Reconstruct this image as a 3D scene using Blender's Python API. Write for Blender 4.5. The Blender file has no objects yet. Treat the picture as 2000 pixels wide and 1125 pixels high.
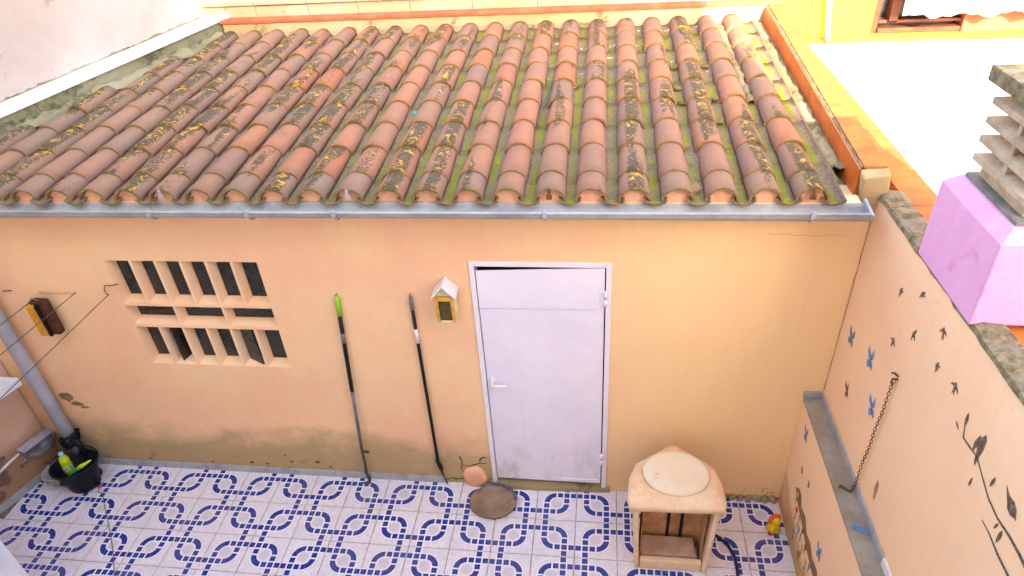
import bpy, bmesh, math, random
from mathutils import Vector, Matrix, noise
RND = random.Random(7)
rad = math.radians
sc = bpy.context.scene
col = sc.collection

# ------------------------------------------------------------------ camera
cam_d = bpy.data.cameras.new('camera'); cam = bpy.data.objects.new('camera', cam_d); col.objects.link(cam)
cam_d.sensor_width = 36.0; cam_d.lens = 1320.79 / 2000 * 36.0
cam_d.clip_start = 0.05; cam_d.clip_end = 500
a, b, c = 0.964297, -0.0726472, 0.156558
Rm = Matrix.Rotation(c, 4, 'Z') @ Matrix.Rotation(a, 4, 'X') @ Matrix.Rotation(b, 4, 'Z')
cam.matrix_world = Matrix.Translation((2.84444, -3.4349, 4.30505)) @ Rm
sc.camera = cam
# ------------------------------------------------------------------ sky, sun, exposure
SUN_EL, SUN_DX = 28.0, -0.20           # light travels towards (SUN_DX, 1) on the plan
w = bpy.data.worlds.new('World'); sc.world = w; w.use_nodes = True
nt = w.node_tree; nt.nodes.clear()
sky = nt.nodes.new('ShaderNodeTexSky'); sky.sky_type = 'NISHITA'; sky.sun_disc = False
sky.sun_elevation = rad(SUN_EL); sky.air_density = 1.0; sky.dust_density = 2.6; sky.ozone_density = 0.0
sun_az = math.atan2(-SUN_DX, -1.0)       # direction to the sun: (-SUN_DX, -1)
sky.sun_rotation = sun_az
bg = nt.nodes.new('ShaderNodeBackground'); bg.inputs['Strength'].default_value = 0.15
wo = nt.nodes.new('ShaderNodeOutputWorld')
nt.links.new(sky.outputs[0], bg.inputs[0]); nt.links.new(bg.outputs[0], wo.inputs[0])
sd = bpy.data.lights.new('sun', 'SUN'); sd.energy = 2.1; sd.angle = rad(0.6); sd.color = (1.0, 0.90, 0.74)
so = bpy.data.objects.new('sun', sd); col.objects.link(so)
dirv = Vector((SUN_DX, 1.0, -math.tan(rad(SUN_EL)) * math.hypot(SUN_DX, 1))).normalized()
so.rotation_euler = dirv.to_track_quat('-Z', 'Y').to_euler(); so.location = (5, -8, 9)
sc.view_settings.view_transform = 'Standard'; sc.view_settings.look = 'None'
sc.view_settings.gamma = 1.0; sc.view_settings.use_curve_mapping = False
sc.view_settings.exposure = 3.25
sc.cycles.use_denoising = True
sc.cycles.max_bounces = 10; sc.cycles.diffuse_bounces = 6
sc.cycles.sample_clamp_indirect = 6

# ------------------------------------------------------------------ node helpers
class N:
    def __init__(s, name):
        s.m = bpy.data.materials.new(name); s.m.use_nodes = True
        s.t = s.m.node_tree; s.b = s.t.nodes['Principled BSDF']
    def n(s, typ, **kw):
        x = s.t.nodes.new(typ)
        for k, v in kw.items(): setattr(x, k, v)
        return x
    def put(s, sock, v):
        if hasattr(v, 'is_output'): s.t.links.new(v, sock)
        elif isinstance(v, tuple) and len(v) == 3 and sock.type == 'RGBA': sock.default_value = (*v, 1)
        else: sock.default_value = v
    def m1(s, op, x, y=0.0, z=0.0, clamp=False):
        k = s.n('ShaderNodeMath', operation=op, use_clamp=clamp)
        s.put(k.inputs[0], x); s.put(k.inputs[1], y); s.put(k.inputs[2], z); return k.outputs[0]
    def mix(s, f, A, Bc, mode='MIX'):
        k = s.n('ShaderNodeMix', data_type='RGBA', blend_type=mode)
        s.put(k.inputs[0], f); s.put(k.inputs[6], A); s.put(k.inputs[7], Bc); return k.outputs[2]
    def noise(s, vec, scale, detail=4.0, rough=0.55, dist=0.0, w=None):
        k = s.n('ShaderNodeTexNoise')
        if w is not None: k.noise_dimensions = '4D'; s.put(k.inputs['W'], w)
        s.put(k.inputs['Vector'], vec); k.inputs['Scale'].default_value = scale
        k.inputs['Detail'].default_value = detail; k.inputs['Roughness'].default_value = rough
        k.inputs['Distortion'].default_value = dist; return k.outputs[0]
    def step(s, v, lo, hi):
        k = s.n('ShaderNodeMapRange', interpolation_type='SMOOTHSTEP')
        s.put(k.inputs[0], v); s.put(k.inputs[1], lo); s.put(k.inputs[2], hi); return k.outputs[0]
    def pos(s): return s.n('ShaderNodeNewGeometry').outputs['Position']
    def obj(s): return s.n('ShaderNodeTexCoord').outputs['Object']
    def rnd(s): return s.n('ShaderNodeObjectInfo').outputs['Random']
    def xyz(s, v):
        k = s.n('ShaderNodeSeparateXYZ'); s.put(k.inputs[0], v); return k.outputs
    def scale(s, v, vec):
        k = s.n('ShaderNodeVectorMath', operation='MULTIPLY'); s.put(k.inputs[0], v); k.inputs[1].default_value = vec; return k.outputs[0]
    def bump(s, h, dist=0.01, strength=0.6):
        k = s.n('ShaderNodeBump'); s.put(k.inputs['Height'], h)
        k.inputs['Distance'].default_value = dist; k.inputs['Strength'].default_value = strength
        s.t.links.new(k.outputs[0], s.b.inputs['Normal'])
    def done(s, color, rough=0.8, metal=0.0, spec=0.3):
        s.put(s.b.inputs['Base Color'], color); s.put(s.b.inputs['Roughness'], rough)
        s.b.inputs['Metallic'].default_value = metal; s.b.inputs['Specular IOR Level'].default_value = spec
        return s.m
def srgb(r, g, b_):
    f = lambda v: (v / 255 / 12.92) if v / 255 <= 0.04045 else ((v / 255 + 0.055) / 1.055) ** 2.4
    return (f(r), f(g), f(b_))
def simple(name, c1, c2=None, scale=12, rough=0.8, metal=0.0, bump=0.0, spec=0.3, bscale=80, spot=0.3):
    k = N(name); p = k.pos(); c2 = c2 or tuple(v * 0.8 for v in c1)
    f = k.step(k.noise(p, scale, 6, 0.62), 0.35, 0.68)
    g = k.step(k.noise(p, scale * 9, 3, 0.6), 0.45, 0.75)
    colr = k.mix(f, c1, c2); colr = k.mix(k.m1('MULTIPLY', g, spot), colr, tuple(v * 0.7 for v in c2))
    if bump: k.bump(k.noise(p, bscale, 4, 0.6), bump, 0.7)
    return k.done(colr, rough, metal, spec)

def plaster(name, base, alt, damp=None, dampz=0.0, flaky=0.0, dark=None, bump=0.004, xr=None, right=None):
    """painted render: cloudy tone, fine grain, drips, a ragged rising-damp band"""
    k = N(name); p = k.pos(); x, y, z = k.xyz(p)
    cl = k.step(k.noise(p, 1.3, 5, 0.6), 0.30, 0.72)
    colr = k.mix(cl, base, alt)
    if right: colr = k.mix(k.step(k.m1('ADD', x, k.m1('MULTIPLY', k.noise(p, 0.9, 4, 0.6), 1.6)), 2.6, 4.4), colr, right)  # warm reflected glow towards +x, put into the wall colour
    st = k.step(k.noise(k.scale(p, (11, 11, 0.8)), 1.6, 6, 0.7), 0.50, 0.74)
    colr = k.mix(k.m1('MULTIPLY', st, 0.13), colr, tuple(v * 0.78 for v in alt))
    sp = k.step(k.noise(p, 34, 3, 0.6), 0.66, 0.74)
    colr = k.mix(k.m1('MULTIPLY', sp, 0.35), colr, tuple(v * 0.6 for v in alt))
    if damp:
        n1 = k.noise(k.scale(p, (1.0, 1.0, 1.6)), 2.2, 6, 0.62, 0.4)
        h = k.m1('ADD', z, k.m1('MULTIPLY', k.m1('SUBTRACT', n1, 0.5), 0.75))
        f = k.m1('SUBTRACT', 1.0, k.step(h, dampz * 0.35, dampz))
        if xr:
            f = k.m1('MULTIPLY', f, k.m1('SUBTRACT', 1.0, k.step(x, xr[0], xr[1])))
        colr = k.mix(k.m1('MULTIPLY', f, 0.82), colr, damp)
        n2 = k.noise(p, 9, 6, 0.7, 0.6)
        g = k.m1('MULTIPLY', k.step(n2, 0.58, 0.66), k.m1('SUBTRACT', 1.0, k.step(z, 0.04, 0.24)))
        colr = k.mix(k.m1('MULTIPLY', g, 0.8), colr, dark or srgb(120, 70, 30))
    if flaky:
        n3 = k.step(k.noise(p, 3.1, 8, 0.7, 0.3), 0.62 - flaky * 0.1, 0.70 - flaky * 0.1)
        colr = k.mix(k.m1('MULTIPLY', n3, 0.7), colr, dark or tuple(v * 0.45 for v in alt))
    gr = k.noise(p, 120, 3, 0.7); md = k.noise(p, 14, 4, 0.55)
    k.bump(k.m1('ADD', k.m1('MULTIPLY', gr, 0.45), k.m1('MULTIPLY', md, 0.8)), bump, 0.8)
    return k.done(colr, 0.92, 0, 0.12)

MAT = {}
MAT['shed'] = plaster('peach_render', srgb(244, 200, 150), srgb(240, 184, 142), srgb(164, 140, 96), 0.60, xr=(1.6, 3.4), bump=0.006, right=srgb(247, 206, 150))  # right: yellower tone standing in for reflected light beyond the door
MAT['yard_right'] = plaster('pale_peach_render', srgb(250, 212, 168), srgb(246, 200, 158), srgb(190, 150, 100), 0.30, flaky=0.0)
MAT['yard_left'] = plaster('dull_pink_render', srgb(226, 184, 158), srgb(206, 160, 128), srgb(150, 110, 70), 0.62, dark=srgb(96, 60, 48))
MAT['cream'] = plaster('weathered_cream_render', srgb(196, 172, 128), srgb(178, 146, 96), flaky=0.6, dark=srgb(110, 98, 70), bump=0.006)
MAT['blockwhite'] = plaster('pale_block_wall', srgb(192, 178, 150), srgb(180, 160, 116), flaky=0.5, dark=srgb(128, 112, 78))
MAT['tallwall'] = plaster('white_washed_render', srgb(184, 170, 158), srgb(176, 154, 138), flaky=0.3, dark=srgb(146, 126, 110))
MAT['moss_wall'] = plaster('mossy_grey_render', srgb(150, 138, 108), srgb(116, 106, 74), flaky=0.9, dark=srgb(74, 68, 42), bump=0.008)
MAT['copingwhite'] = simple('white_coping_paint', srgb(226, 222, 222), srgb(212, 204, 204), 8, 0.7, bump=0.002)
MAT['yellow'] = plaster('yellow_render', srgb(224, 172, 58), srgb(220, 162, 48))
MAT['terrace'] = plaster('white_terrace_coat', srgb(204, 202, 198), srgb(196, 192, 188), bump=0.002)
MAT['orange'] = simple('orange_glazed_clay', srgb(216, 112, 40), srgb(196, 92, 36), 5, 0.45, bump=0.002, bscale=30, spec=0.4)
MAT['orangetop'] = simple('worn_orange_clay', srgb(210, 116, 52), srgb(192, 90, 46), 4, 0.7, bump=0.003, bscale=50)
MAT['redstrip'] = simple('salmon_paint', srgb(186, 88, 54), srgb(190, 110, 74), 6, 0.8, bump=0.002)
MAT['concrete'] = simple('grey_concrete', srgb(196, 172, 142), srgb(164, 140, 112), 7, 0.95, bump=0.006, bscale=60)
MAT['pad'] = simple('dark_concrete', srgb(140, 134, 118), srgb(110, 104, 92), 9, 0.95, bump=0.006)
MAT['pink'] = plaster('pink_paint', srgb(228, 170, 200), srgb(218, 156, 192), flaky=0.25, dark=srgb(206, 140, 180), bump=0.006)
MAT['lilac'] = simple('lilac_white_enamel', srgb(234, 222, 226), srgb(230, 219, 225), 1.6, 0.42, bump=0.003, bscale=3, spec=0.4, spot=0.04)
def door_mat():
    k = N('worn_lilac_enamel'); p = k.pos(); x, y, z = k.xyz(p)
    cc = k.mix(k.step(k.noise(p, 2.2, 5, 0.6), 0.35, 0.7), srgb(236, 224, 227), srgb(226, 215, 224))
    gr = k.m1('MULTIPLY', k.step(k.noise(k.scale(p, (1, 1, 0.5)), 6, 6, 0.7), 0.42, 0.72), k.m1('SUBTRACT', 1.0, k.step(z, 0.08, 0.75)))
    cc = k.mix(k.m1('MULTIPLY', gr, 0.55), cc, srgb(176, 160, 150))
    run = k.step(k.noise(k.scale(p, (16, 16, 0.7)), 1.5, 5, 0.7), 0.56, 0.76)
    cc = k.mix(k.m1('MULTIPLY', run, 0.22), cc, srgb(190, 172, 176))
    sc_ = k.step(k.noise(p, 40, 3, 0.7), 0.70, 0.74)
    cc = k.mix(k.m1('MULTIPLY', sc_, 0.4), cc, srgb(150, 130, 120))
    k.bump(k.m1('ADD', k.noise(p, 3.0, 2, 0.5), k.m1('MULTIPLY', k.noise(p, 60, 3, 0.6), 0.03)), 0.012, 0.6)
    return k.done(cc, 0.42, 0, 0.4)
MAT['door'] = door_mat()
MAT['frame'] = simple('lilac_white_frame', srgb(236, 224, 226), srgb(230, 217, 220), 5, 0.5, spec=0.4, spot=0.1)
MAT['dark'] = simple('dark_gap', (0.012, 0.011, 0.010), rough=0.9)
MAT['gutter'] = simple('grey_plastic', srgb(176, 171, 166), srgb(154, 149, 145), 5, 0.65, spec=0.2)
MAT['pipe'] = simple('grey_pipe', srgb(172, 168, 170), srgb(156, 152, 156), 5, 0.45, spec=0.45)
MAT['skirt'] = simple('grey_marble_skirting', srgb(176, 172, 172), srgb(154, 148, 144), 10, 0.5)
MAT['ledge'] = simple('grey_stone_slab', srgb(166, 154, 136), srgb(142, 130, 112), 5, 0.6, bump=0.001)
MAT['grout'] = simple('grey_grout', srgb(140, 126, 116), srgb(104, 92, 84), 20, 0.95)
MAT['black'] = simple('black_plastic', (0.004, 0.004, 0.005), (0.007, 0.007, 0.008), rough=0.55, spec=0.25)
MAT['lime'] = simple('lime_plastic', srgb(150, 214, 24), srgb(140, 205, 20), rough=0.35, spec=0.5)
MAT['neon'] = simple('yellow_green_plastic', srgb(200, 220, 10), srgb(190, 212, 8), rough=0.25, spec=0.5)
MAT['green'] = simple('green_plastic', srgb(20, 150, 66), rough=0.35)
MAT['cyan'] = simple('pale_cyan_plastic', srgb(130, 206, 214), rough=0.4)
MAT['greyplastic'] = simple('grey_soft_plastic', srgb(120, 118, 126), srgb(104, 102, 110), 9, 0.5)
MAT['whiteplastic'] = simple('white_plastic', srgb(236, 230, 226), srgb(224, 216, 210), 9, 0.5)
MAT['basin'] = simple('translucent_grey_plastic', srgb(190, 180, 168), rough=0.4)
MAT['steel'] = simple('brushed_steel', srgb(186, 180, 186), srgb(150, 144, 150), 14, 0.34, 0.5, spec=0.5)
MAT['rust'] = simple('rusty_iron', srgb(128, 92, 60), srgb(92, 64, 42), 40, 0.8, 0.3, bump=0.002)
MAT['wood'] = simple('varnished_yellow_wood', srgb(226, 170, 60), srgb(196, 134, 44), 20, 0.6)
MAT['palewood'] = simple('bleached_wood', srgb(236, 218, 178), srgb(214, 186, 138), 16, 0.75, bump=0.002)
MAT['brown'] = simple('brown_canvas', srgb(92, 46, 26), srgb(66, 32, 20), 14, 0.85)
MAT['mustard'] = simple('mustard_canvas', srgb(220, 150, 30), srgb(196, 124, 24), 14, 0.8)
MAT['beige'] = simple('cream_plastic', srgb(240, 208, 166), srgb(230, 186, 142), 7, 0.55, bump=0.002, bscale=18)
MAT['lid'] = plaster('chalky_cream_disc', srgb(236, 216, 186), srgb(224, 192, 150), flaky=0.35, dark=srgb(196, 152, 100))
MAT['inner'] = simple('tan_plastic_inside', srgb(206, 156, 106), srgb(160, 108, 66), 6, 0.6)
MAT['clay'] = simple('brown_clay_dish', srgb(150, 124, 98), srgb(120, 94, 72), 7, 0.85, bump=0.004)
MAT['patch'] = simple('fresh_pink_plaster', srgb(238, 176, 136), srgb(226, 160, 120), 8, 0.9, bump=0.002)
MAT['bareplaster'] = simple('bare_grey_plaster', srgb(158, 122, 84), srgb(134, 102, 68), 14, 0.95, bump=0.004)
MAT['cement'] = plaster('cement_mortar', srgb(170, 152, 116), srgb(146, 126, 88), flaky=0.9, dark=srgb(96, 86, 44), bump=0.02)
MAT['wire'] = simple('dark_wire', srgb(74, 76, 64), rough=0.6)
MAT['rope'] = simple('pale_cord', srgb(200, 180, 130), rough=0.9)
MAT['magenta'] = simple('magenta_plastic', srgb(190, 40, 130), rough=0.5)
MAT['woodframe'] = simple('brown_window_wood', srgb(120, 66, 40), srgb(92, 48, 30), 10, 0.5)
MAT['terracotta'] = simple('terracotta_panel', srgb(176, 98, 66), srgb(164, 88, 60), 4, 0.8)
MAT['cloth'] = plaster('cream_awning_cloth', srgb(206, 184, 140), srgb(190, 164, 112), flaky=0.3, dark=srgb(200, 160, 100))
MAT['leaf'] = simple('leaf_green', srgb(110, 128, 26), srgb(150, 150, 30), 30, 0.6)
MAT['stem'] = simple('stem_brown', srgb(80, 62, 40), rough=0.9)
MAT['ground'] = simple('dry_earth', srgb(130, 112, 86), srgb(106, 92, 70), 2, 0.95)
MAT['sootpaint'] = simple('black_mural_paint', srgb(66, 58, 54), srgb(140, 116, 96), 90, 0.9)
MAT['bluepaint'] = simple('blue_mural_paint', srgb(84, 132, 200), srgb(130, 156, 190), 60, 0.85)
MAT['palebluepaint'] = simple('faded_blue_mural_paint', srgb(96, 134, 160), srgb(120, 140, 160), 50, 0.85)
MAT['greenpaint'] = simple('green_mural_paint', srgb(40, 140, 90), rough=0.9)
MAT['yellowpaint'] = simple('yellow_mural_paint', srgb(224, 180, 30), rough=0.9)
MAT['redpaint'] = simple('red_mural_paint', srgb(190, 70, 40), rough=0.9)
MAT['toyyellow'] = simple('yellow_toy_rubber', srgb(236, 196, 20), rough=0.4)
MAT['toyorange'] = simple('orange_toy_rubber', srgb(238, 96, 24), rough=0.4)
MAT['toyred'] = simple('red_toy_rubber', srgb(206, 34, 40), rough=0.4)
MAT['housewall'] = plaster('house_render', srgb(246, 240, 230), srgb(240, 232, 218))
MAT['teal'] = simple('teal_plastic', srgb(70, 160, 160), rough=0.4)

def glass_mat():
    k = N('dusty_dark_glass'); p = k.pos()
    d = k.step(k.noise(p, 7, 6, 0.65), 0.4, 0.8)
    f = k.step(k.noise(k.scale(p, (1, 1, 0.35)), 60, 3, 0.6), 0.5, 0.8)
    c1 = k.mix(d, (0.016, 0.016, 0.017), (0.050, 0.046, 0.040))
    c1 = k.mix(k.m1('MULTIPLY', f, 0.3), c1, (0.09, 0.085, 0.075))
    return k.done(c1, k.m1('ADD', 0.25, k.m1('MULTIPLY', d, 0.35)), 0, 0.5)
MAT['glass'] = glass_mat()

def lichen_concrete():
    k = N('lichen_concrete'); p = k.pos()
    f = k.step(k.noise(p, 16, 6, 0.7), 0.38, 0.66)
    cc = k.mix(f, srgb(188, 168, 132), srgb(136, 118, 86))
    l = k.step(k.noise(p, 11, 6, 0.72, 0.6), 0.60, 0.66)
    cc = k.mix(l, cc, srgb(170, 136, 40))
    d = k.step(k.noise(p, 50, 4, 0.7), 0.58, 0.68)
    cc = k.mix(k.m1('MULTIPLY', d, 0.75), cc, srgb(78, 70, 56))
    k.bump(k.m1('ADD', k.noise(p, 60, 5, 0.7), k.noise(p, 200, 3, 0.7)), 0.02, 0.9)
    return k.done(cc, 0.97, 0, 0.1)
MAT['lichen'] = lichen_concrete()

def clay_tile(name, pan=False, rim=False):
    k = N(name); p = k.pos(); o = k.obj(); r = k.rnd(); ox, oy, oz = k.xyz(o)
    x, y, z = k.xyz(p)
    r2 = k.m1('FRACT', k.m1('MULTIPLY', r, 7.31)); r3 = k.m1('FRACT', k.m1('MULTIPLY', r, 23.7))
    # fired clay: orange to greyed rose from tile to tile
    cc = k.mix(k.step(r, 0.1, 0.9), srgb(166, 109, 78), srgb(150, 107, 82))
    cc = k.mix(k.m1('MULTIPLY', k.step(r2, 0.50, 0.95), 0.6), cc, srgb(128, 99, 82))
    cc = k.mix(k.m1('MULTIPLY', k.step(r3, 0.80, 1.0), 0.7), cc, srgb(172, 98, 58))
    cl = k.step(k.noise(p, 9, 5, 0.6), 0.35, 0.7)
    cc = k.mix(k.m1('MULTIPLY', cl, 0.35), cc, srgb(132, 94, 72))
    old = k.m1('MAXIMUM', k.m1('SUBTRACT', 1.0, k.step(y, 0.02, 0.20)), k.m1('SUBTRACT', 1.0, k.step(k.m1('SUBTRACT', x, k.m1('MULTIPLY', y, 0.33)), -0.75, -0.1)))
    cc = k.mix(k.m1('MULTIPLY', old, 0.55), cc, srgb(136, 109, 88))
    # bloom and soot near the edges of the tile
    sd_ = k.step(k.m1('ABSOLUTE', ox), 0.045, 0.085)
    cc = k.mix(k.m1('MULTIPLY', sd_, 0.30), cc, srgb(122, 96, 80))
    if pan:
        g = k.step(k.noise(k.scale(p, (1, 0.45, 1)), 7, 5, 0.6), 0.40, 0.60)
        cc = k.mix(0.7, cc, srgb(138, 116, 98))
        dirt = k.step(k.noise(p, 55, 4, 0.7), 0.46, 0.62)
        cc = k.mix(k.m1('MULTIPLY', dirt, 0.7), cc, srgb(94, 78, 60))
        cen = k.m1('SUBTRACT', 1.0, k.step(k.m1('ADD', k.m1('ABSOLUTE', ox), k.m1('MULTIPLY', k.m1('SUBTRACT', k.noise(p, 40, 3, 0.6), 0.5), 0.03)), 0.012, 0.028))
        wet = k.step(x, -0.2, 2.2)
        mossy = k.m1('MULTIPLY', k.m1('MULTIPLY', cen, k.m1('ADD', 0.35, k.m1('MULTIPLY', g, 0.65))), k.m1('ADD', 0.18, k.m1('MULTIPLY', wet, 0.8)))
        mc = k.mix(k.noise(p, 22, 4, 0.6), srgb(152, 144, 26), srgb(118, 114, 26))
        cc = k.mix(mossy, cc, mc)
        lime_ = k.m1('MULTIPLY', k.step(k.noise(p, 13, 5, 0.65), 0.60, 0.66), k.step(y, 1.3, 2.4))
        cc = k.mix(k.m1('MULTIPLY', lime_, k.step(x, 1.8, 2.6)), cc, srgb(226, 220, 196))
    else:
        # crusts of black and yellow lichen, whole runs of tiles more than others
        cn = k.noise(k.scale(p, (3.2, 0.55, 1)), 1.25, 3, 0.5)
        amt = k.m1('MULTIPLY', k.step(cn, 0.44, 0.55), k.step(r2, 0.0, 0.28))
        crown = k.m1('SUBTRACT', 1.0, k.step(k.m1('ABSOLUTE', k.m1('SUBTRACT', ox, 0.012)), 0.030, 0.072))
        area = k.m1('MULTIPLY', amt, crown)
        s1 = k.noise(p, 66, 6, 0.75, 0.5); s2 = k.noise(p, 30, 6, 0.72, 0.8)
        low = k.m1('SUBTRACT', 0.70, k.m1('MULTIPLY', area, 0.31))
        soot = k.m1('MULTIPLY', k.step(s1, low, k.m1('ADD', low, 0.05)), k.step(area, 0.06, 0.20))
        cc = k.mix(k.m1('MULTIPLY', soot, 0.92), cc, k.mix(s2, srgb(52, 44, 30), srgb(96, 84, 60)))
        yl = k.m1('MULTIPLY', k.step(k.noise(p, 13, 7, 0.78, 0.9), k.m1('SUBTRACT', 0.71, k.m1('MULTIPLY', area, 0.17)), k.m1('SUBTRACT', 0.75, k.m1('MULTIPLY', area, 0.17))), k.step(area, 0.15, 0.4))
        cc = k.mix(k.m1('MULTIPLY', yl, 0.92), cc, k.mix(s1, srgb(206, 140, 24), srgb(196, 156, 60)))
        if rim:
            e = k.step(k.noise(p, 70, 4, 0.7), 0.36, 0.56)
            cc = k.mix(k.m1('MULTIPLY', e, 0.85), cc, k.mix(s2, srgb(156, 130, 54), srgb(96, 78, 42)))
    k.bump(k.m1('ADD', k.noise(p, 45, 4, 0.6), k.m1('MULTIPLY', k.noise(p, 170, 3, 0.7), 0.5)), 0.006 if not pan else 0.012, 0.7)
    return k.done(cc, 0.88, 0, 0.2)
MAT['cover'] = clay_tile('clay_cover_tile'); MAT['coverrim'] = clay_tile('clay_tile_mossy_rim', rim=True)
MAT['pan'] = clay_tile('clay_pan_tile', pan=True)

def floor_tile_mat():
    k = N('printed_floor_tile'); uv = k.n('ShaderNodeUVMap').outputs[0]; p = k.pos()
    u, v, _ = k.xyz(uv)
    lt = lambda A, Bv: k.m1('LESS_THAN', A, Bv)
    mul = lambda *q: q[0] if len(q) == 1 else k.m1('MULTIPLY', q[0], mul(*q[1:]))
    mx = lambda A, Bv: k.m1('MAXIMUM', A, Bv)
    ab = lambda A: k.m1('ABSOLUTE', A)
    r = k.m1('SQRT', k.m1('ADD', k.m1('MULTIPLY', u, u), k.m1('MULTIPLY', v, v)))
    A_, W = 0.25, 0.067
    dash = lambda q: lt(ab(k.m1('SUBTRACT', k.m1('FRACT', k.m1('MULTIPLY', k.m1('ADD', q, 2.0), 6.0)), 0.5)), 0.395)
    du, dv = dash(u), dash(v)
    blue = halo = None
    for sg in (1, -1):
        uu = u if sg == 1 else k.m1('MULTIPLY', u, -1.0); vv = v if sg == 1 else k.m1('MULTIPLY', v, -1.0)
        un, vn = lt(uu, 0.0), lt(vv, 0.0)
        hd, vd, ad = ab(k.m1('SUBTRACT', vv, A_)), ab(k.m1('SUBTRACT', uu, A_)), ab(k.m1('SUBTRACT', r, A_))
        q = mul(k.m1('SUBTRACT', 1.0, lt(uu, 0.02)), k.m1('SUBTRACT', 1.0, lt(vv, 0.02)))
        q0 = mul(k.m1('SUBTRACT', 1.0, un), k.m1('SUBTRACT', 1.0, vn))
        bl = mx(mx(mul(un, lt(hd, W), du), mul(vn, lt(vd, W), dv)), mul(q, lt(ad, W)))
        ha = mx(mx(mul(un, lt(hd, W + 0.026)), mul(vn, lt(vd, W + 0.026))), mx(mul(q0, lt(ad, W + 0.026)), mul(q0, lt(ab(k.m1('SUBTRACT', r, 0.43)), 0.012), 0.35)))
        blue = bl if blue is None else mx(blue, bl); halo = ha if halo is None else mx(halo, ha)
    base = k.mix(k.step(k.noise(p, 26, 5, 0.65), 0.3, 0.7), srgb(230, 219, 217), srgb(214, 202, 202))
    base = k.mix(k.m1('MULTIPLY', lt(r, 0.125), 0.5), base, srgb(192, 180, 182))
    cc = k.mix(halo, base, srgb(238, 230, 228))
    bc = k.mix(k.noise(p, 18, 4, 0.6), srgb(16, 42, 122), srgb(26, 56, 138))
    cc = k.mix(blue, cc, bc)
    dirt = k.step(k.noise(p, 2.6, 7, 0.7), 0.48, 0.75)
    cc = k.mix(k.m1('MULTIPLY', k.rnd(), 0.10), cc, srgb(168, 152, 146))
    ed = k.step(k.m1('ADD', k.m1('MAXIMUM', ab(u), ab(v)), k.m1('MULTIPLY', k.m1('SUBTRACT', k.noise(p, 30, 4, 0.65), 0.5), 0.05)), 0.475, 0.5)
    cc = k.mix(k.m1('MULTIPLY', ed, 0.28), cc, srgb(150, 126, 108))
    cc = k.mix(k.m1('MULTIPLY', dirt, 0.22), cc, srgb(150, 132, 120))
    k.bump(k.noise(p, 9, 3, 0.5), 0.0015, 0.4)
    return k.done(cc, k.m1('ADD', 0.26, k.m1('MULTIPLY', dirt, 0.35)), 0, 0.45)
MAT['floortile'] = floor_tile_mat()

def bottle_label():
    k = N('printed_bottle_label'); p = k.pos(); x, y, z = k.xyz(k.obj())
    n1 = k.step(k.noise(p, 70, 3, 0.6), 0.50, 0.56)
    cc = k.mix(n1, srgb(196, 220, 214), srgb(70, 130, 140))
    cc = k.mix(k.m1('LESS_THAN', z, 0.075), cc, k.mix(n1, srgb(222, 190, 20), srgb(60, 110, 60)))
    return k.done(cc, 0.4)
MAT['label'] = bottle_label()

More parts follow.
